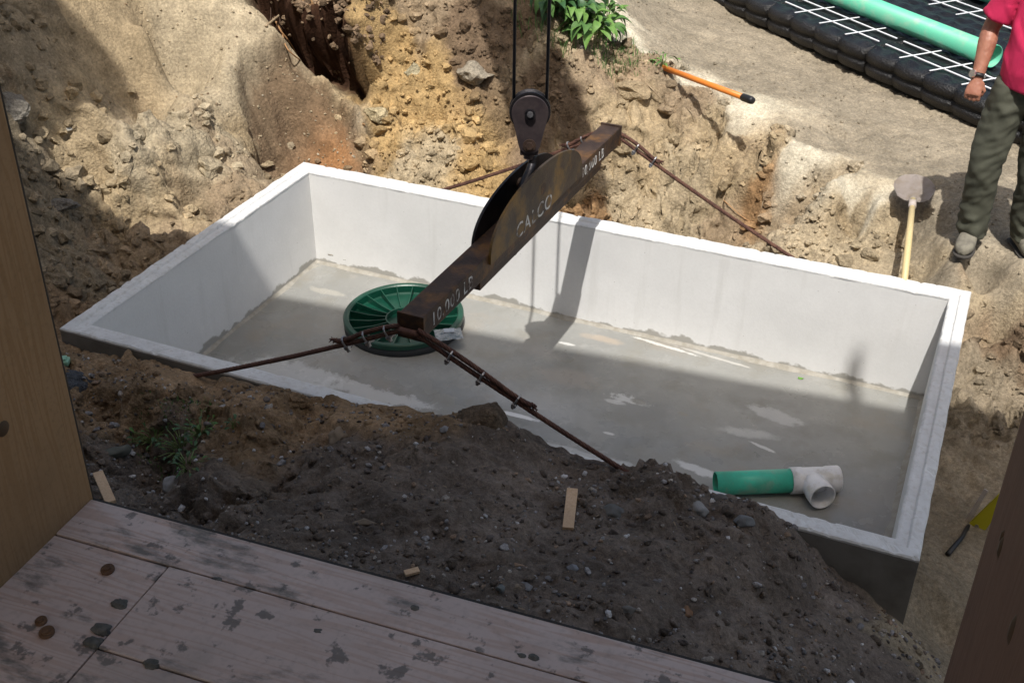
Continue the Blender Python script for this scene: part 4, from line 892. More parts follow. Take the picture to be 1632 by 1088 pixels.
# ------------------------------------------------------------------ leach field chambers and pipes
BLK = mat('black_moulded_plastic', (.005, .005, .006), .3, col2=(.010, .010, .012), nscale=9, bump=.9, bscale=70, bdist=.012, spec=.42)
WHR = mat('white_plastic_rod', (.75, .76, .8), .4)
CO = Vector((1.54, 6.59, 0)); CU = Vector((.756, -.654, 0)).normalized(); CN = Vector((.654, .756, 0)).normalized(); CH = .19
def module(u0, v0, depth, label):
    root = empty('drain_module', CO+CU*(u0+.6)+CN*(v0+depth/2)); tag(root, label, 'drain module', 'black drain modules laid end to end on the sand')
    bm = bmesh.new(); nu = 64; ln = 1.21
    prof = [(0, 0), (.010, .02), (.022, .045), (.018, .070), (-.004, .082), (-.006, .092), (.016, .10), (.026, .125), (.024, .15), (.004, .178), (-.03, .188)]     # outward bulge, height
    top = 30; rows = []
    for i in range(nu+1):
        u = ln*i/nu; ph = (u/ln*4) % 1; lobe = .030*abs(math.sin(math.pi*ph))**.55; e = 1 if 0 < i < nu else .6
        r_ = []
        for b_, h in prof: r_.append(bm.verts.new(CO+CU*(u0+u)+CN*(v0+.045-lobe*(.6+.4*e)-b_)+Vector((0, 0, h*(.96+.04*e)+.004*noise.noise(Vector((u*8, h*9, u0)))))-root.location))
        for k in range(1, top+1):
            v = .07+(depth-.10)*k/top; z = CH+.006*math.sin(u*34+k)*(1 if k % 3 else -1)+.009*noise.noise(Vector((u*16+u0*9, v*16, 3)))+(.012 if (k % 6) < 3 else 0)
            r_.append(bm.verts.new(CO+CU*(u0+u)+CN*(v0+v)+Vector((0, 0, z))-root.location))
        for b_, h in prof[::-1]: r_.append(bm.verts.new(CO+CU*(u0+u)+CN*(v0+depth-.03+lobe*.6+b_)+Vector((0, 0, h))-root.location))
        rows.append(r_)
    for a, c in zip(rows, rows[1:]):
        for j in range(len(a)-1): bm.faces.new((a[j], c[j], c[j+1], a[j+1]))
    bm.faces.new(rows[0]); bm.faces.new(rows[-1][::-1])
    bmesh.ops.recalc_face_normals(bm, faces=bm.faces)
    obm('body', bm, BLK, root, True)
    for vv in ((.17, .345) if v0 < .5 else (.38, .54)):
        bm = bmesh.new(); P0 = CO+CU*(u0+.03)+CN*(v0+vv)+Vector((0, 0, CH+.022))-root.location
        box(bm, P0+CU*.57, (1.15, .013, .008), Matrix((CU, CN, zz3)).transposed(), .002); obm('rail', bm, WHR, root)
    for k in range(3):
        bm = bmesh.new(); a_ = .04 if v0 < .5 else .24; P0 = CO+CU*(u0+.33+.31*k)+CN*(v0+a_+.19)+Vector((0, 0, CH+.030))-root.location
        box(bm, P0, (.012, .40, .006), Matrix((CU, CN, zz3)).transposed(), .002); obm('crossbar', bm, WHR, root)
    return root
wh = ['topmost front black drain module with only its end in the frame at the top edge', 'front black drain module with white rods crossing the top edge of the frame', 'front black drain module second from the hand, with white rods on top', 'front black drain module just left of the hand of the person']
for i, u0 in enumerate((-1.83, -.60, .62, 1.845)): module(u0, 0, .90, wh[i])
module(3.07, 0, .90, 'front black drain module hidden behind the person at the right edge')
wh = ['back row black drain module at the top edge beyond the green pipe', 'back row black drain module beyond the green pipe, left of the red sleeve', 'back row black drain module behind the red shirt']
for i, u0 in enumerate((-.35, .88, 2.11)): module(u0, .97, .95, wh[i])
def longpipe(v, u0, u1, r, z, label):
    bm = bmesh.new(); a = CO+CU*u0+CN*v+Vector((0, 0, z)); b_ = CO+CU*u1+CN*v+Vector((0, 0, z)); Lp = (b_-a).length
    root = empty('drain_pipe', (a+b_)/2); tag(root, label, 'pipe')
    M = Matrix.Translation(a-root.location) @ frame(b_-a).to_4x4()
    lathe(bm, [(r-.006, 0), (r, 0), (r, Lp), (r-.006, Lp), (r-.006, 0)], 48, M); obm('barrel', bm, PGL, root, True)
PGL = mat('pale_green_sewer_pipe', (.10, .50, .33), .5, col2=(.13, .47, .32), nscale=6, col3=(.22, .46, .33), n3=11, bump=.05, bscale=120)
longpipe(.50, -2.5, 2.60, .082, .295, 'long sea green pipe lying across the black drain modules')
longpipe(1.72, -2.5, 2.6, .082, .295, 'sea green pipe at the top right corner behind the red shirt')

# ------------------------------------------------------------------ shovel, orange handled tool
HW = mat('pale_ash_wood', (.62, .50, .27), .5, col2=(.55, .42, .2), nscale=8, stretch=(20, 20, 2))
OR = mat('orange_fibreglass', (.75, .24, .035), .42, col2=(.68, .2, .03), nscale=5)
BLD = mat('dull_shovel_steel', (.46, .405, .375), .7, .0, (.38, .32, .265), 14, bump=.2, bscale=40)
sc_ = T(1456, 302); sh_ = empty('shovel', sc_); tag(sh_, 'shovel with pale wooden handle leaning from the sand to the tank rim', 'shovel')
h0 = Vector(U(1455, 318, sc_.z+.06)); h1 = Vector(UY(1442, 440, 2.245))
bm = bmesh.new(); hd = (h1-h0).normalized(); tube(bm, [h0-sc_, h0.lerp(h1, .5)-sc_+Vector((0, 0, .004)), h1+hd*.06-sc_], [.017, .019, .018], 14); obm('handle', bm, HW, sh_, True)
bm = bmesh.new(); fd = -Vector((hd.x, hd.y, 0)).normalized(); sd = Vector((-fd.y, fd.x, 0)); n = 14; V = []
for i in range(n+1):
    t = i/n; hw = .118*(1-(max(0, t-.45)/.55)**2.2)**.5 if t > .45 else .118*min(1, .75+.6*t); row = []
    for j in range(11):
        s = (j/10-.5)*2; row.append(bm.verts.new(h0-sc_+fd*(.01+.25*t)+sd*hw*s+Vector((0, 0, -.030+.08*t-.012+.028*s*s*(1-t*.5)+.02*(1-t)**2+(.012*math.exp(-(s*4)**2))))))
    V.append(row)
for a, c in zip(V, V[1:]):
    for j in range(10): bm.faces.new((a[j], a[j+1], c[j+1], c[j]))
bmesh.ops.solidify(bm, geom=bm.faces[:], thickness=.003); obm('blade', bm, BLD, sh_, True)
bm = bmesh.new(); tube(bm, [h0-sc_+fd*.07-Vector((0, 0, .04)), h0-sc_+fd*.02-Vector((0, 0, .012)), h0-sc_-fd*.10], [.012, .021, .022], 14); obm('socket', bm, BLD, sh_, True)
Gs = T(1155, 236); Dv = Vector((-.286, 1, -2.03)); rA = Vector(ray(1200, 161))
A_ = np.array([[rA.x, Dv.x], [rA.y, Dv.y], [rA.z, Dv.z]]); bb_ = np.array(Gs)-CAM; (tA, kA), *_ = np.linalg.lstsq(A_, bb_, rcond=None)
o1 = Vector(CAM)+rA*float(tA); ots = T(1058, 108); o0 = ots+Vector((0, 0, .0)); od = (o1-o0).normalized(); o0 = o0-od*.12
oh = empty('digging_bar', (o0+o1)/2); tag(oh, 'orange tool handle with black grip jutting out over the bank', 'tool')
bm = bmesh.new(); tube(bm, [o0-oh.location, o1-od*.10-oh.location], .0195, 16); obm('handle', bm, OR, oh, True)
bm = bmesh.new(); tube(bm, [o1-od*.115-oh.location, o1-od*.11-oh.location, o1-od*.02-oh.location, o1-od*.005-oh.location, o1-oh.location], [.021, .0245, .0255, .022, .012], 16); obm('grip', bm, PAINTBLACK, oh, True)

# ------------------------------------------------------------------ stones one can point at
STN = {}
def stone_mat(c, soil=False):
    k = tuple(c)+(soil,)
    if soil and k not in STN: STN[k] = soil_material('clod_%02d' % len(STN), False, c)
    if k not in STN: STN[k] = mat('stone_%02d' % len(STN), c, .85, col2=tuple(v*.72 for v in c), nscale=26, bump=.4, bscale=55, spec=.2)
    return STN[k]
def stone(px, py, w, h, c, label, seed, cat='stone', name='stone', rot=0, flat=.6, sink=.3, sub=3, cuts=9):
    P = T(px, py); D = (P-Vector(CAM)).length; W = w*D/FPX/2; Hh = h*D/FPX/2
    if cat in ('clod', 'rock', 'boulder', 'mortar lump'): sub, cuts, sink = 4, 16, sink+.2
    V, F = rock_template(seed, sub, cuts, .22)
    if sub == 4: V = np.array([Vector(v)*(1+.10*noise.noise(Vector(v)*3.2+Vector((seed, 0, 0)))+.05*noise.noise(Vector(v)*9)) for v in V])
    R = np.array([[math.cos(rot), -math.sin(rot), 0], [math.sin(rot), math.cos(rot), 0], [0, 0, 1]])
    # width across the view, height mixed from depth and thickness
    dp = Hh*1.25; th = min(Hh*.95, W*flat*1.4)
    V = (V*np.array([W*1.12, dp, th])) @ R.T; Rc = np.array([[_rt[0], -_rt[1], 0], [_rt[1], _rt[0], 0], [0, 0, 1]]); V = V @ Rc.T
    V[:, 2] += th*(.55-sink)
    me = bpy.data.meshes.new(name); me.from_pydata(V.tolist(), [], F.tolist()); me.update()
    soil = cat in ('clod', 'rock', 'boulder', 'mortar lump')
    if cat == 'clod':
        c = zones(np.array([P.x]), np.array([P.y]))[1:4, 0]*.95; c = (float(c[0]), float(c[1]), float(c[2]))
    o = link(name, me, stone_mat(c, soil), smooth=not soil); o.location = P; tag(o, label, cat); return o
GY, BR, DK, TN = (.26, .255, .25), (.24, .19, .14), (.085, .08, .078), (.33, .26, .18)
for a in [
 (541, 698, 44, 38, BR, 'brown grey pear-shaped stone on the dark mound below the near beam end', 1),
 (182, 724, 62, 22, (.12, .12, .10), 'long flat grey stone tilted beside the weeds, near the left jamb', 2, 'stone', 'stone', .75),
 (275, 775, 30, 26, GY, 'grey rounded stone between the left wood offcut and the weeds', 3),
 (585, 837, 42, 18, (.19, .15, .11), 'tan flat stone in the middle of the dark mound above the sill', 4),
 (980, 820, 40, 28, (.13, .13, .125), 'smooth oval grey stone just right of the upright wood block', 5),
 (1110, 811, 42, 24, GY, 'slanting flat grey stone below the hidden end of the green pipe', 6, 'stone', 'stone', -.5),
 (1184, 833, 32, 20, (.16, .165, .17), 'blue grey blocky stone left of the large round one on the rim', 7),
 (1243, 824, 48, 32, (.10, .095, .07), 'largest round olive brown stone at the mound edge by the tank corner', 8),
 (1095, 978, 28, 22, (.25, .15, .09), 'orange brown square stone at the lower right of the mound', 9),
 (838, 935, 20, 15, (.25, .25, .26), 'pale grey stone near the sill edge below the wood block', 10),
 (797, 937, 14, 17, (.15, .165, .165), 'grey green upright pebble near the sill edge', 11),
 (818, 935, 26, 12, BR, 'brown flat pebble between two pale pebbles near the sill edge', 12),
 (820, 903, 28, 12, (.28, .19, .13), 'pinkish tan flat stone left of the cluster of pale pebbles', 13),
 (913, 905, 20, 13, (.21, .22, .24), 'pale bluish stone in the cluster below the wood block', 14),
 (875, 924, 16, 12, (.19, .18, .18), 'small light grey pebble left in the cluster below the wood block', 15),
 (1145, 795, 28, 14, (.11, .105, .1), 'dark grey flat stone right of the slanting one under the green pipe', 16),
 (1078, 996, 16, 14, (.16, .14, .13), 'small round grey stone left of the orange brown square one', 17),
 (708, 685, 14, 12, (.24, .24, .25), 'pale angular stone left of the earth block on the crest', 18),
 (612, 746, 16, 9, (.17, .17, .18), 'small pale grey stone in the upper middle of the mound', 19),
 (1215, 752, 3, 3, GY, 'tiny grey chip by the green pipe', 20),
 (900, 740, 16, 7, (.15, .12, .09), 'tan slab lying where the crest meets the tank rim', 21),
 (1050, 927, 16, 9, (.2, .19, .19), 'light oval pebble on the right half of the mound', 22),
 (1000, 972, 34, 14, (.16, .15, .14), 'wide grey stone close to the sill edge on the right', 23),
 (690, 650, 20, 9, (.12, .09, .06), 'brown stone chip on the crest left of the earth block', 24),
]:
    if a[2] > 6: stone(*a[:7], *(a[7:] if len(a) > 7 else ()))
TD2 = (.36, .30, .21)
for a in [
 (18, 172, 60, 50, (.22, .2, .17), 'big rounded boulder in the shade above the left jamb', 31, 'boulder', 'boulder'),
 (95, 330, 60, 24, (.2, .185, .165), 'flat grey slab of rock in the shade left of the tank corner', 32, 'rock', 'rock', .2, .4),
 (604, 184, 46, 36, (.42, .35, .22), 'round tan rock sticking out of the clay face above a dark hollow', 33, 'rock', 'rock'),
 (756, 118, 52, 66, (.30, .26, .2), 'smooth grey brown rock slab in the bank left of the hoist cables', 34, 'rock', 'rock', .3, .5),
 (110, 207, 15, 17, (.6, .56, .48), 'small white stone at the edge of shade on the left bank', 35, 'stone', 'stone'),
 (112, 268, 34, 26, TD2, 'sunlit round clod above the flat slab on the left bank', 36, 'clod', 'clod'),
 (660, 115, 34, 34, (.34, .3, .2), 'grey green rock lump in the middle of the clay face', 37, 'rock', 'rock'),
 (420, 262, 30, 15, (.3, .26, .2), 'flat angular clod beyond the far left tank corner', 38, 'clod', 'clod'),
 (1008, 146, 58, 36, (.36, .3, .2), 'large sunlit lump of clay right of the beam end', 39, 'clod', 'clod'),
 (1070, 168, 40, 32, (.31, .24, .16), 'round brown clod below the orange handle', 40, 'clod', 'clod'),
 (1222, 258, 22, 18, (.4, .33, .23), 'pale angular clod on the slope right of the handle shadow', 41, 'clod', 'clod'),
 (1275, 312, 20, 26, (.36, .27, .16), 'tall orange brown clod above the far right sling', 42, 'clod', 'clod'),
 (985, 225, 26, 24, (.38, .30, .2), 'clay lump just right of the far beam end', 43, 'clod', 'clod'),
 (1345, 385, 26, 14, (.34, .28, .19), 'low round clod on the soil just beyond the long rim', 44, 'clod', 'clod'),
 (895, 62, 26, 16, (.46, .38, .27), 'pale lump of soil left of the leafy weeds', 45, 'clod', 'clod'),
 (930, 78, 12, 9, (.12, .11, .1), 'dark small stone under the leafy weeds', 46),
 (330, 265, 44, 60, (.38, .31, .2), 'big slab of clay standing on edge behind the left tank wall', 47, 'clod', 'clod', .4),
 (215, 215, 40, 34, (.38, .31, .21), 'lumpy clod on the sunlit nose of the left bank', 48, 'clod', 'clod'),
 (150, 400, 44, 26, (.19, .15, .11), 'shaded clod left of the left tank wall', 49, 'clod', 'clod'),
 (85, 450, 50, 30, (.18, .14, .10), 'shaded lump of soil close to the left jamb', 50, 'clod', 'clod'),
 (1575, 620, 22, 16, (.33, .27, .18), 'round clod in the pit right of the tank', 51, 'clod', 'clod'),
 (1555, 640, 10, 8, (.4, .34, .25), 'small pale clod hard by the right tank wall', 52, 'clod', 'clod'),
 (1595, 690, 10, 16, (.16, .14, .11), 'narrow dark stone at the shade line right of the tank', 53),
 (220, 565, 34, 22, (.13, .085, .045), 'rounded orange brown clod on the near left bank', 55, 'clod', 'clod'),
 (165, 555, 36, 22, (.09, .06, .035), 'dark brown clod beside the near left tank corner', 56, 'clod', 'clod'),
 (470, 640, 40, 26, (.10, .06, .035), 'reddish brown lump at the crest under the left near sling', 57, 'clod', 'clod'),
 (120, 612, 50, 44, (.085, .09, .1), 'blue grey crumbly lump of old mortar near the left jamb', 58, 'mortar lump', 'mortar_lump'),
]:
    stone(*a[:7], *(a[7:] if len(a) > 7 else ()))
# block of earth on the crest
bm = bmesh.new(); P = T(765, 672); bmesh.ops.create_icosphere(bm, subdivisions=4, radius=1)
for v in bm.verts:
    c = v.co.copy(); c = Vector([math.copysign(abs(k)**.55, k) for k in c]); c *= 1+.16*noise.noise(c*1.6+Vector((5, 0, 0)))+.06*noise.noise(c*5)
    v.co = Vector((c.x*.095, c.y*.07, c.z*.07-.012))*(1+.10*noise.noise(c*7+Vector((1, 2, 3))))
bmesh.ops.rotate(bm, verts=bm.verts, cent=(0, 0, 0), matrix=Matrix.Rotation(-.45, 3, 'Y') @ Matrix.Rotation(.3, 3, 'Z'))
EB = soil_material('earth_block_soil', False, (.14, .105, .075)); o = obm('earth_block', bm, EB, None, True); o.location = P; tag(o, 'upright block of brown earth on the mound crest by the tank', 'earth block')

# ------------------------------------------------------------------ timber scraps, green plastic, yellow tool
SCR = wood('fresh_cut_scrap', (.60, .42, .27), (.52, .34, .2), (12, 12, 2))
def scrap(p0, p1, width, th, label, mt=SCR, lift=.012, cat='wood offcut', name='wood_offcut', tilt=0):
    a = T(*p0); b = T(*p1); mz = max(a.z, b.z, T((p0[0]+p1[0])/2, (p0[1]+p1[1])/2).z); a = Vector(U(*p0, mz)); b = Vector(U(*p1, mz)); c = (a+b)/2; d = (b-a); L_ = d.length; R = frame(d.normalized(), (0, 0, 1))
    bm = bmesh.new(); box(bm, (0, 0, 0), (width, th, L_), R @ Matrix.Rotation(tilt, 3, 'Z'), .0015); o = obm(name, bm, mt, None); o.location = c+Vector((0, 0, lift)); tag(o, label, cat); return o
scrap((905, 848), (912, 785), .040, .014, 'short pale wood block lying in the dark soil at the centre', lift=.016)
scrap((178, 806), (157, 758), .036, .014, 'pale wood offcut between the left jamb and the sill', lift=.014)
scrap((645, 918), (668, 912), .024, .010, 'small pale wood chip poking up behind the sill edge', lift=.012)
P = T(98, 580); bm = bmesh.new(); box(bm, (0, 0, .012), (.075, .05, .028), Matrix.Rotation(.5, 3, 'Z'), .008); box(bm, (.0, 0, .03), (.055, .035, .012), Matrix.Rotation(.5, 3, 'Z'), .004)
o = obm('plastic_cap', bm, mat('milky_green_plastic', (.22, .42, .30), .4), None, True); o.location = P; o.name = 'green_plastic_scrap'; tag(o, 'pale green plastic scrap half hidden behind the left jamb', 'plastic scrap')
YP = tuple(T(1556, 838)+Vector((0, 0, .05))); yt = empty('yellow_tool', YP); tag(yt, 'yellow tool with a black rod lying right of the tank by the jamb', 'tool')
yr = Vector(U(1575, 800, -.40))-Vector(YP); yd = T(1509, 888)+Vector((0, 0, .02))-Vector(YP); 
bm = bmesh.new(); o_ = [(-.028, -.075), (.022, -.10), (.050, -.06), (.060, .16), (.020, .17)]
xa = Vector((.85, -.2, .1)).normalized(); ya = yr.normalized(); na = xa.cross(ya).normalized(); xa = ya.cross(na)
A = [bm.verts.new(xa*x+ya*y+na*.015) for x, y in o_]; B = [bm.verts.new(xa*x+ya*y-na*.015) for x, y in o_]; bm.faces.new(A); bm.faces.new(B[::-1])
for i in range(5): bm.faces.new((A[i], B[i], B[(i+1) % 5], A[(i+1) % 5]))
bmesh.ops.recalc_face_normals(bm, faces=bm.faces); bmesh.ops.bevel(bm, geom=bm.edges[:], offset=.004, segments=2, affect='EDGES')
obm('body', bm, mat('yellow_plastic', (.45, .40, .015), .5), yt)
bm = bmesh.new(); tube(bm, [xa*-.02+ya*-.06, yd*.55, yd*1.0], [.010, .0095, .012], 10); obm('rod', bm, PAINTBLACK, yt, True)
bm = bmesh.new(); cyl(bm, xa*.012+ya*-.035-na*.02, xa*.012+ya*-.035+na*.02, .009, 16); obm('knob', bm, ZINC, yt)
bm = bmesh.new(); box(bm, xa*-.034+ya*.05, (.02, .20, .006), Matrix((xa, ya, na)).transposed(), .002); obm('blade_guard', bm, BLD, yt)
bm = bmesh.new(); tube(bm, [xa*.0+ya*-.09, xa*.02+ya*-.12, xa*.005+ya*-.15, xa*.03+ya*-.17], [.014, .014, .004, .003], 8); obm('trigger', bm, PAINTBLACK, yt, True)

# ------------------------------------------------------------------ plants and roots
GL = [mat('leaf_green', (.075, .17, .035), .7, col2=(.05, .12, .025), nscale=30), mat('leaf_light', (.13, .25, .05), .65, col2=(.09, .19, .035), nscale=30), mat('leaf_deep', (.035, .10, .03), .5, col2=(.025, .07, .02), nscale=30)]
STM = mat('green_stem', (.12, .17, .05), .6)
def leaf_mesh(name, Lf, Wf, droop, kind=0):
    bm = bmesh.new(); n = 9; R = []
    for i in range(n+1):
        t = i/n; w_ = Wf/2*(math.sin(math.pi*min(1, t*1.02)**.8)**.8 if kind == 0 else math.sin(math.pi*t)**.9)*(1+.12*math.sin(t*28)); w_ = max(w_, .0006)
        x = Lf*t; z = Lf*.35*math.sin(t*1.8)-droop*Lf*t*t
        R.append([bm.verts.new((x, -w_, z+w_*.35)), bm.verts.new((x, 0, z-.1*w_)), bm.verts.new((x, w_, z+w_*.35))])
    for a, b in zip(R, R[1:]):
        for j in range(2): bm.faces.new((a[j], a[j+1], b[j+1], b[j]))
    me = bpy.data.meshes.new(name); bm.to_mesh(me); bm.free()
    for p in me.polygons: p.use_smooth = True
    return me
LM = {}
for k in range(3):
    for j, (l, w_, d) in enumerate(((.135, .075, .7), (.12, .05, .4), (.13, .022, .5), (.05, .02, .5))):
        me_ = leaf_mesh('leaf', l, w_, d, 0 if j < 2 else 1); me_.materials.append(GL[k]); LM[k, j] = me_
def plant(P, n, shape, spread, hgt, label, cat='plant', name='weed_plant', mats=(0, 1), sc=1.0, seed=0, group=None):
    r = random.Random(seed); root = empty(name, P); tag(root, label, cat, group)
    n = int(n*1.7) if shape < 2 and n > 10 else n
    for i in range(n):
        a = r.uniform(0, 6.28); rad = spread*r.random()**.6; h = hgt*r.uniform(.25, 1)*(1-.4*rad/max(spread, 1e-3))
        tip = Vector((math.cos(a)*rad, math.sin(a)*rad, h))
        bm = bmesh.new(); tube(bm, [Vector((math.cos(a)*rad*.15, math.sin(a)*rad*.15, -.02)), tip*.55+Vector((0, 0, h*.12)), tip], [.0028, .0022, .0014], 5); st = obm('stem', bm, STM, root)
        o = bpy.data.objects.new('leaf', LM[r.choice(mats), shape if r.random() < .75 else max(0, shape-1) if shape < 2 else shape]); C.objects.link(o); o.parent = root; o.location = tip
        s = sc*r.uniform(.6, 1.15); o.scale = (s, s, s); o.rotation_euler = (r.uniform(-.5, .5), r.uniform(-.6, .5), a+r.uniform(-.7, .7))
for i, (px, py, n, sp, h, lb, mt_, s) in enumerate([
 (905, 30, 26, .16, .20, 'broad leaved weed left of the group, right beside the hoist cable', (0, 2, 1), 1.0),
 (945, 62, 30, .17, .19, 'broad leaved bright weed in the middle of the bank top', (1, 0), 1.05),
 (925, 8, 20, .16, .2, 'broad leaved weed at the top edge behind the others', (0, 2), 1.0),
 (968, 40, 14, .10, .17, 'tall upright leaved weed next to the pale sand lip', (1, 0), .95),
 (880, 10, 18, .14, .16, 'dark weed in the shade right of the hoist cables', (2, 0), .9)]):
    plant(T(px, py), n, 0 if i != 3 else 1, sp, h, lb, mats=mt_, sc=s, seed=i)
plant(T(1055, 106), 16, 2, .05, .10, 'small lance leaved sprout where the orange handle leaves the soil', mats=(0, 1), sc=.8, seed=9)
plant(T(1086, 108), 4, 1, .03, .05, 'single small two leaved seedling right of the sprout', mats=(1,), sc=.45, seed=10)
for i, (px, py, n, sp, h, lb) in enumerate([(245, 700, 34, .10, .07, 'low shaded weed left in the clump near the left jamb'), (290, 715, 40, .11, .09, 'low shaded weed in the middle of the clump'), (320, 690, 30, .08, .09, 'brightest shaded weed at the right end of the clump'), (300, 745, 22, .08, .06, 'small shaded weed lowest in the clump'), (375, 680, 8, .03, .05, 'tiny green sprout right of the shaded clump')]):
    plant(T(px, py), n, 3, sp, h, lb, mats=(2, 2, 0), sc=.6, seed=20+i)  # mostly deep leaf green, putting the shade of their hollow into the colour
def grass(name, centre, n, sp, hgt, label):
    bm = bmesh.new(); r = random.Random(n)
    xs = []; 
    for i in range(n):
        a = r.uniform(0, 6.28); rad = sp*r.random()**.5; xs.append((centre.x+math.cos(a)*rad, centre.y+math.sin(a)*rad*.8))
    zs = height(np.array([p[0] for p in xs]), np.array([p[1] for p in xs]))
    for (x, y), z in zip(xs, zs):
        b = Vector((x, y, float(z)-.01)); a = r.uniform(0, 6.28); l = hgt*r.uniform(.4, 1.1); dv = Vector((math.cos(a), math.sin(a), 0)); s = Vector((-dv.y, dv.x, 0))*.0022
        p1 = b+Vector((0, 0, l*.6))+dv*l*.2; p2 = b+Vector((0, 0, l*.85))+dv*l*.6
        v = [bm.verts.new(q) for q in (b-s, b+s, p1+s*.8, p1-s*.8, p2)]; bm.faces.new((v[0], v[1], v[2], v[3])); bm.faces.new((v[3], v[2], v[4]))
    tag(obm(name, bm, GL[0]), label, 'grass', kind='stuff')
grass('grass', T(965, 78), 420, .24, .10, 'thin grass blades round the foot of the bank top weeds')
grass('grass', T(1010, 88), 160, .22, .05, 'sparse short grass right of the weeds')
grass('grass', T(880, 5), 350, .35, .16, 'grass at the top edge behind the hoist cables')
grass('moss', T(280, 705), 500, .20, .025, 'mossy green tufts among the shaded weeds')
ROOT = mat('dry_root', (.34, .26, .17), .8, col2=(.24, .17, .1), nscale=30); ROOTO = mat('orange_root', (.40, .22, .10), .8)
def root_(ps, r, label, mt=ROOT, zs=None, cat='root', fork=None):
    pts = []
    for i, (px, py, lift) in enumerate(ps): q = T(px, py); dv = (Vector(CAM)-q).normalized(); pts.append(q+dv*lift)
    P0 = pts[0]; bm = bmesh.new(); path = smooth_path([p-P0 for p in pts], 6); tube(bm, path, [r*(1-.6*i/len(path)) for i in range(len(path))], 7); 
    if fork:
        f = []
        for px, py, lift in fork: q = T(px, py); f.append(q+(Vector(CAM)-q).normalized()*lift-P0)
        tube(bm, smooth_path(f, 5), r*.6, 6)
    o = obm('root', bm, mt, None, True); o.location = P0; tag(o, label, cat)
root_([(424, 42, .02), (445, 25, .10), (458, 17, .10), (472, 16, .02)], .010, 'thick pale root arching at the left end of the dark hollow')
root_([(440, 35, .12), (448, 50, .14), (462, 68, .10), (474, 88, .02)], .008, 'reddish root hanging down into the dark hollow', ROOTO, fork=[(450, 55, .12), (458, 78, .08), (478, 96, .01)])
root_([(575, 8, .02), (566, 30, .12), (558, 50, .16), (551, 66, .14)], .007, 'pale straight twig hanging over the right of the dark hollow')
root_([(486, 22, .05), (489, 34, .14), (497, 43, .16), (506, 46, .14)], .005, 'thin curled root in the middle of the dark hollow')
root_([(1152, 318, .01), (1160, 325, .04), (1190, 350, .03), (1215, 355, .01)], .004, 'thin orange rootlet beside the far right sling', ROOTO)
root_([(1155, 312, .01), (1150, 335, .04), (1165, 350, .02)], .004, 'forked pale rootlet left of the far right sling')
root_([(1225, 300, .01), (1215, 325, .03), (1213, 345, .01)], .0035, 'thin upright rootlet right of the far right sling')
root_([(1030, 133, .01), (1042, 145, .05), (1055, 160, .02)], .006, 'short stick lying on the clods below the sprout')
root_([(1095, 172, .01), (1105, 184, .04), (1112, 200, .01)], .004, 'thin twig lying on the slope under the orange handle')
bm = bmesh.new()
for i in range(46):                      # fine rootlets under the sod
    px = 400+RNG.uniform(0, 185); py = 8+(px-400)*.32+RNG.uniform(-6, 6); q = T(px, py); q = q+(Vector(CAM)-q).normalized()*.08
    l = RNG.uniform(.05, .17); tube(bm, [q, q+Vector((RNG.uniform(-.03, .03), RNG.uniform(-.05, 0), -l*.5)), q+Vector((RNG.uniform(-.05, .05), RNG.uniform(-.05, 0), -l))], [.003, .002, .0012], 4)
tag(obm('rootlets', bm, mat('dark_rootlets', (.10, .06, .04), .9)), 'fine dark rootlets dangling over the hollow under the sod', 'roots', kind='stuff')
# ------------------------------------------------------------------ the person beyond the far right corner
def loft(bm, rings, n=28, cap=True):
    """rings: (centre, half width, half depth, yaw, tilt vector) -> closed tube of ellipses"""
    R = []
    for c, a, b, yaw in rings:
        X_ = Vector((math.cos(yaw), math.sin(yaw), 0)); Y_ = Vector((-math.sin(yaw), math.cos(yaw), 0))
        R.append([bm.verts.new(Vector(c)+X_*a*math.cos(2*math.pi*j/n)+Y_*b*math.sin(2*math.pi*j/n)) for j in range(n)])
    for A, B in zip(R, R[1:]):
        for j in range(n): bm.faces.new((A[j], A[(j+1) % n], B[(j+1) % n], B[j]))
    if cap: bm.faces.new(R[0][::-1]); bm.faces.new(R[-1])
def fuse(name, bm, voxel, mt, parent, fold=None, smooth_it=6, origin=Vector((0, 0, 0))):
    """weld overlapping volumes into one continuous surface, then push folds into it"""
    bmesh.ops.recalc_face_normals(bm, faces=bm.faces)
    me = bpy.data.meshes.new(name+'_raw'); bm.to_mesh(me); bm.free(); tmp = bpy.data.objects.new(name+'_raw', me); C.objects.link(tmp)
    md = tmp.modifiers.new('r', 'REMESH'); md.mode = 'VOXEL'; md.voxel_size = voxel
    sm = tmp.modifiers.new('s', 'SMOOTH'); sm.iterations = smooth_it; sm.factor = .5
    dg = bpy.context.evaluated_depsgraph_get(); dg.update(); out = bpy.data.meshes.new_from_object(tmp.evaluated_get(dg)); bpy.data.objects.remove(tmp)
    if fold:
        nrm = [v.normal.copy() for v in out.vertices]
        for v, n_ in zip(out.vertices, nrm): v.co += n_*fold(v.co)
    for v in out.vertices: v.co -= origin
    out.name = name; return link(name, out, mt, parent, True)
PO = Vector((4.05, 2.74, 0)); zg = max(Zat(3.93, 2.58), Zat(3.94, 2.68), Zat(4.2, 2.62), Zat(4.2, 2.8), Zat(3.90, 2.74))-.008
pers = empty('person', (PO.x, PO.y, zg)); tag(pers, 'person in a bright pink red shirt and dark green trousers standing on the sand', 'person')
DZ = zg
SKIN = mat('sun_tanned_skin', (.38, .17, .11), .5, col2=(.31, .13, .085), nscale=18, bump=.15, bscale=120, subs=.12)
SHIRT = mat('pink_red_cotton', (.62, .022, .105), .85, col2=(.50, .014, .075), nscale=8, bump=.12, bscale=400)
TROU = mat('dark_green_canvas', (.066, .068, .048), .85, col2=(.052, .054, .038), nscale=10, bump=.2, bscale=300)
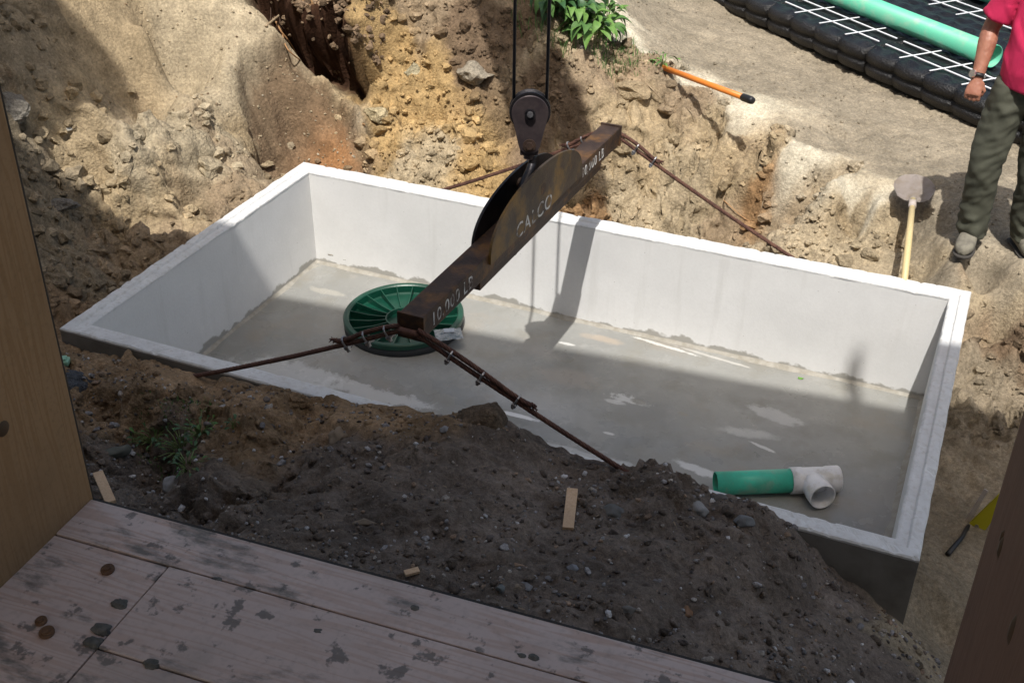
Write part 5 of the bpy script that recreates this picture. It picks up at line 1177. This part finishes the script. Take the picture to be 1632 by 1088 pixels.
BOOT = mat('dusty_grey_boot', (.20, .185, .145), .8, col2=(.12, .11, .09), nscale=22, bump=.3, bscale=90)
SOLE = mat('boot_sole', (.05, .045, .04), .85); HAIR = mat('short_brown_hair', (.05, .03, .02), .8, bump=.6, bscale=200)
def Pz(x, y, z): return Vector((x, y, z+DZ))
# right (image left) and left leg joints
LEG = [dict(hip=Pz(3.965, 2.75, .90), knee=Pz(3.925, 2.69, .50), ank=Pz(3.935, 2.73, .08), yaw=-.12), dict(hip=Pz(4.155, 2.78, .90), knee=Pz(4.165, 2.74, .50), ank=Pz(4.195, 2.80, .08), yaw=.45)]
bm = bmesh.new()
loft(bm, [(Pz(4.06, 2.765, .80), .150, .115, 0), (Pz(4.06, 2.765, .90), .175, .135, 0), (Pz(4.06, 2.765, .98), .172, .132, 0), (Pz(4.06, 2.765, 1.04), .165, .130, 0)])
for Lg_ in LEG:
    h, k, a = Lg_['hip'], Lg_['knee'], Lg_['ank']
    r_ = [(h+Vector((0, 0, .03)), .085, .11), (h.lerp(k, .25), .104, .118), (h.lerp(k, .6), .096, .104), (k, .084, .092), (k.lerp(a, .3), .084, .092), (k.lerp(a, .65), .082, .088), (k.lerp(a, .9), .080, .086), (a+Vector((0, -.008, -.015)), .074, .088)]
    loft(bm, [(c, x, y, Lg_['yaw']*.4) for c, x, y in r_])
def fold_t(p):
    z = p.z-DZ; q = Vector((p.x, p.y, z)); f = .008*noise.noise(Vector((q.x*9, q.y*9, q.z*4)))
    d = q.x*.9+q.z*1.0
    f += .012*noise.noise(Vector((q.x*5+q.z*3, q.y*6, 3+q.z*6)))+.004*max(0, noise.noise(Vector((q.x*6, q.y*8, 3+q.z*13+q.x*10))))*2.0
    f -= .006*max(0, noise.noise(Vector((q.x*12+5, q.y*10, q.z*12-q.x*14))))*2
    if z < .34: f += .012*(1-z/.34)*(math.sin(z*78+9*noise.noise(Vector((q.x*11, q.y*11, q.z*5))))*.3+.9*noise.noise(Vector((q.x*14, q.y*14, q.z*22))))
    f += .007*noise.noise(Vector((q.x*10+q.z*12, q.y*8, q.z*26-q.x*18)))
    f += .010*math.exp(-((z-.80)/.10)**2)*noise.noise(Vector((q.x*22, q.y*14, q.z*16)))
    return f
fuse('trousers', bm, .0075, TROU, pers, fold_t, 5, pers.location)
# shirt: body leaning a little to the right of the frame, full belly, short sleeves
SHL = Pz(3.885, 2.80, 1.425); SHR = Pz(4.275, 2.80, 1.425); ELL = Pz(3.800, 2.82, 1.165); ELR = Pz(4.40, 2.82, 1.17)
bm = bmesh.new()
loft(bm, [(Pz(4.075, 2.75, .915), .185, .155, 0), (Pz(4.078, 2.745, 1.0), .190, .168, 0), (Pz(4.08, 2.745, 1.10), .185, .165, 0), (Pz(4.08, 2.765, 1.25), .180, .145, 0), (Pz(4.08, 2.785, 1.36), .185, .125, 0), (Pz(4.08, 2.80, 1.44), .150, .095, 0), (Pz(4.08, 2.805, 1.49), .075, .07, 0)])
for s_, e_ in ((SHL, ELL), (SHR, ELR)):
    pts = [s_.lerp(Pz(4.08, 2.8, 1.40), .35), s_, s_.lerp(e_, .45), s_.lerp(e_, .80)]
    tube(bm, pts, [.075, .078, .075, .080], 22)
def fold_s(p):
    z = p.z-DZ; f = .006*noise.noise(Vector((p.x*7, p.y*7, z*5)))
    f += .011*max(0, noise.noise(Vector((p.x*16+z*9, p.y*9, z*4))))*1.6*(1 if z < 1.3 else .5)
    if z < .97: f += .010*math.sin(p.x*42+p.y*30+2*noise.noise(p*6))*(1-max(0, z-.9)/.07)*.5
    return f
fuse('shirt', bm, .008, SHIRT, pers, fold_s, 5, pers.location)
# one continuous body under the clothes: torso, neck, head, arms; hands built finger by finger and fused in
bm = bmesh.new()
loft(bm, [(Pz(4.07, 2.765, .86), .14, .10, 0), (Pz(4.08, 2.76, 1.05), .155, .12, 0), (Pz(4.08, 2.78, 1.3), .155, .105, 0), (Pz(4.08, 2.80, 1.42), .13, .075, 0), (Pz(4.08, 2.805, 1.47), .065, .06, 0), (Pz(4.075, 2.79, 1.55), .055, .06, 0)])
HC = Pz(4.065, 2.765, 1.655)
bmesh.ops.create_uvsphere(bm, u_segments=32, v_segments=24, radius=1, matrix=Matrix.Translation(HC) @ Matrix.Diagonal((.076, .098, .118, 1)))
bmesh.ops.create_uvsphere(bm, u_segments=20, v_segments=14, radius=1, matrix=Matrix.Translation(HC+Vector((0, -.045, -.065))) @ Matrix.Diagonal((.052, .050, .045, 1)))
tube(bm, [HC+Vector((0, -.090, .015)), HC+Vector((0, -.108, -.012)), HC+Vector((0, -.112, -.025))], [.008, .012, .014], 10)
for sx in (-1, 1):
    bmesh.ops.create_uvsphere(bm, u_segments=12, v_segments=10, radius=1, matrix=Matrix.Translation(HC+Vector((sx*.077, .005, -.005))) @ Matrix.Diagonal((.010, .020, .032, 1)))
    tube(bm, [HC+Vector((sx*.012, -.092, .027)), HC+Vector((sx*.045, -.084, .030))], [.008, .007], 8)
tube(bm, [HC+Vector((-.022, -.094, -.055)), HC+Vector((0, -.100, -.053)), HC+Vector((.022, -.094, -.055))], [.005, .008, .005], 8)
def arm(sh, el, wr, roll, curl=1.0):
    tube(bm, smooth_path([sh.lerp(Pz(4.08, 2.8, 1.4), .3), sh, sh.lerp(el, .5), el, el.lerp(wr, .3), el.lerp(wr, .7), wr], 4), [*np.interp(np.arange(25)/4, [0, 1, 2, 3, 4, 5, 6], [.05, .058, .050, .043, .047, .036, .029])], 18)
    d = (wr-el).normalized(); fwd = Vector((-.10, -1, .0)); fwd = (fwd-d*fwd.dot(d)).normalized(); lat = d.cross(fwd)*roll      # back of the hand faces forward-left
    # palm
    P0 = wr+d*.005; 
    for t, a_, b_ in ((0, .029, .021), (.025, .034, .021), (.055, .041, .020), (.08, .042, .017)): pass
    n = 16; R = []
    for t, a_, b_ in ((-.01, .027, .022), (.02, .032, .020), (.05, .040, .019), (.075, .042, .017), (.088, .038, .013)):
        c = P0+d*t; R.append([bm.verts.new(c+lat*a_*math.cos(2*math.pi*j/n)+fwd*b_*math.sin(2*math.pi*j/n)) for j in range(n)])
    for A, B in zip(R, R[1:]):
        for j in range(n): bm.faces.new((A[j], A[(j+1) % n], B[(j+1) % n], B[j]))
    bm.faces.new(R[0][::-1]); bm.faces.new(R[-1])
    for i, (off, l) in enumerate(((-.031, .068), (-.0105, .078), (.0105, .074), (.031, .058))):
        b0 = P0+d*.075+lat*off; ang = 0; p = b0; pts = [P0+d*.05+lat*off*.9, b0]
        dirv = d.copy()
        for q, fr in ((.55, .45), (1.15, .32), (.75, .23)):
            ang += q*curl; dirv = (d*math.cos(ang)-fwd*math.sin(ang)).normalized(); p = p+dirv*l*fr; pts.append(p)
        tube(bm, pts, [.0105, .0108, .0100, .0092, .0070], 10)
    b0 = P0+d*.02-lat*.028; tube(bm, [P0+d*.01-lat*.01, b0-fwd*.006, b0+d*.032-lat*.018-fwd*.022, b0+d*.058-lat*.010-fwd*.038], [.016, .0145, .0120, .0085], 10)
WL = Pz(3.788, 2.70, .935); arm(SHL, ELL, WL, 1, 1.0); WR_ = Pz(4.45, 2.66, .95); arm(SHR, ELR, WR_, -1, .8)
fuse('body', bm, .0046, SKIN, pers, lambda p: .0012*noise.noise(p*60), 3, pers.location)
bm = bmesh.new(); bmesh.ops.create_uvsphere(bm, u_segments=32, v_segments=24, radius=1, matrix=Matrix.Translation(HC+Vector((0, .012, .018))-pers.location) @ Matrix.Diagonal((.083, .100, .114, 1)))
bmesh.ops.delete(bm, geom=[v for v in bm.verts if v.co.z+pers.location.z < HC.z-.03 or (v.co.y+pers.location.y < HC.y-.035 and v.co.z+pers.location.z < HC.z+.062)], context='VERTS')
obm('hair', bm, HAIR, pers, True)
for sx in (-1, 1):
    bm = bmesh.new(); bmesh.ops.create_uvsphere(bm, u_segments=12, v_segments=8, radius=.0115, matrix=Matrix.Translation(HC+Vector((sx*.029, -.086, .012))-pers.location)); obm('eye', bm, mat('eye_white', (.7, .68, .65), .3) if 'eye_white' not in bpy.data.materials else bpy.data.materials['eye_white'], pers, True)
# watch
d = (WL-ELL).normalized(); c = WL-d*.012-pers.location; M = Matrix.Translation(c) @ frame(d).to_4x4()
bm = bmesh.new(); lathe(bm, [(.0325, -.010), (.0345, -.010), (.0350, .010), (.0325, .010), (.0325, -.010)], 28, M @ Matrix.Diagonal((1, .9, 1, 1))); ws = obm('watch_strap', bm, PAINTBLACK, pers, True)
wd = Vector((-.75, -.62, .15)).normalized(); wd = (wd-d*wd.dot(d)).normalized()
bm = bmesh.new(); cyl(bm, c+wd*.030, c+wd*.041, .021, 24); obm('watch_case', bm, mat('bright_steel', (.75, .75, .76), .2, .9), pers)
wd2 = Vector((.95, -.3, 0)); wd2 = (wd2-d*wd2.dot(d)).normalized()
bm = bmesh.new(); box(bm, c+wd2*.034, (.012, .012, .022), frame(d, wd2), .003); obm('watch_buckle', bm, bpy.data.materials['bright_steel'], pers)
# boots
for Lg_ in LEG:
    a = Lg_['ank']; yaw = Lg_['yaw']; fx_ = Vector((math.sin(yaw), -math.cos(yaw), 0)); sx_ = Vector((math.cos(yaw), math.sin(yaw), 0)); n = 20
    def shoe(prof, z0):
        b = bmesh.new(); R = []
        for t, hw, hh in prof:
            c = a+fx_*t; ring = []
            for j in range(n):
                th = 2*math.pi*j/n; cx = math.cos(th); sz = math.sin(th)
                ring.append(b.verts.new(Vector((c.x, c.y, DZ+z0))+sx_*hw*math.copysign(abs(cx)**.8, cx)+Vector((0, 0, hh*max(0, .5+.5*math.copysign(abs(sz)**.75, sz))))-pers.location))
            R.append(ring)
        for A, B in zip(R, R[1:]):
            for j in range(n): b.faces.new((A[j], A[(j+1) % n], B[(j+1) % n], B[j]))
        b.faces.new(R[0][::-1]); b.faces.new(R[-1]); bmesh.ops.recalc_face_normals(b, faces=b.faces); return b
    up = obm('boot', shoe([(-.085, .012, .06), (-.08, .030, .10), (-.05, .038, .125), (0, .042, .13), (.04, .045, .11), (.09, .050, .085), (.13, .052, .070), (.165, .046, .058), (.185, .034, .045), (.195, .015, .025)], .016), BOOT, pers, True)
    obm('sole', shoe([(-.092, .016, .022), (-.085, .036, .024), (-.04, .042, .024), (.04, .046, .022), (.11, .056, .022), (.155, .054, .022), (.185, .042, .022), (.203, .020, .020)], -.004), SOLE, up, True)
    b = bmesh.new()
    for t in (.045, .065, .085): tube(b, [Vector((a.x, a.y, DZ))+fx_*t+sx_*-.03+Vector((0, 0, .103-(t-.045)*.6))-pers.location, Vector((a.x, a.y, DZ))+fx_*t+Vector((0, 0, .124-(t-.045)*.7))-pers.location, Vector((a.x, a.y, DZ))+fx_*t+sx_*.03+Vector((0, 0, .103-(t-.045)*.6))-pers.location], .003, 6)
    obm('laces', b, SOLE, up)
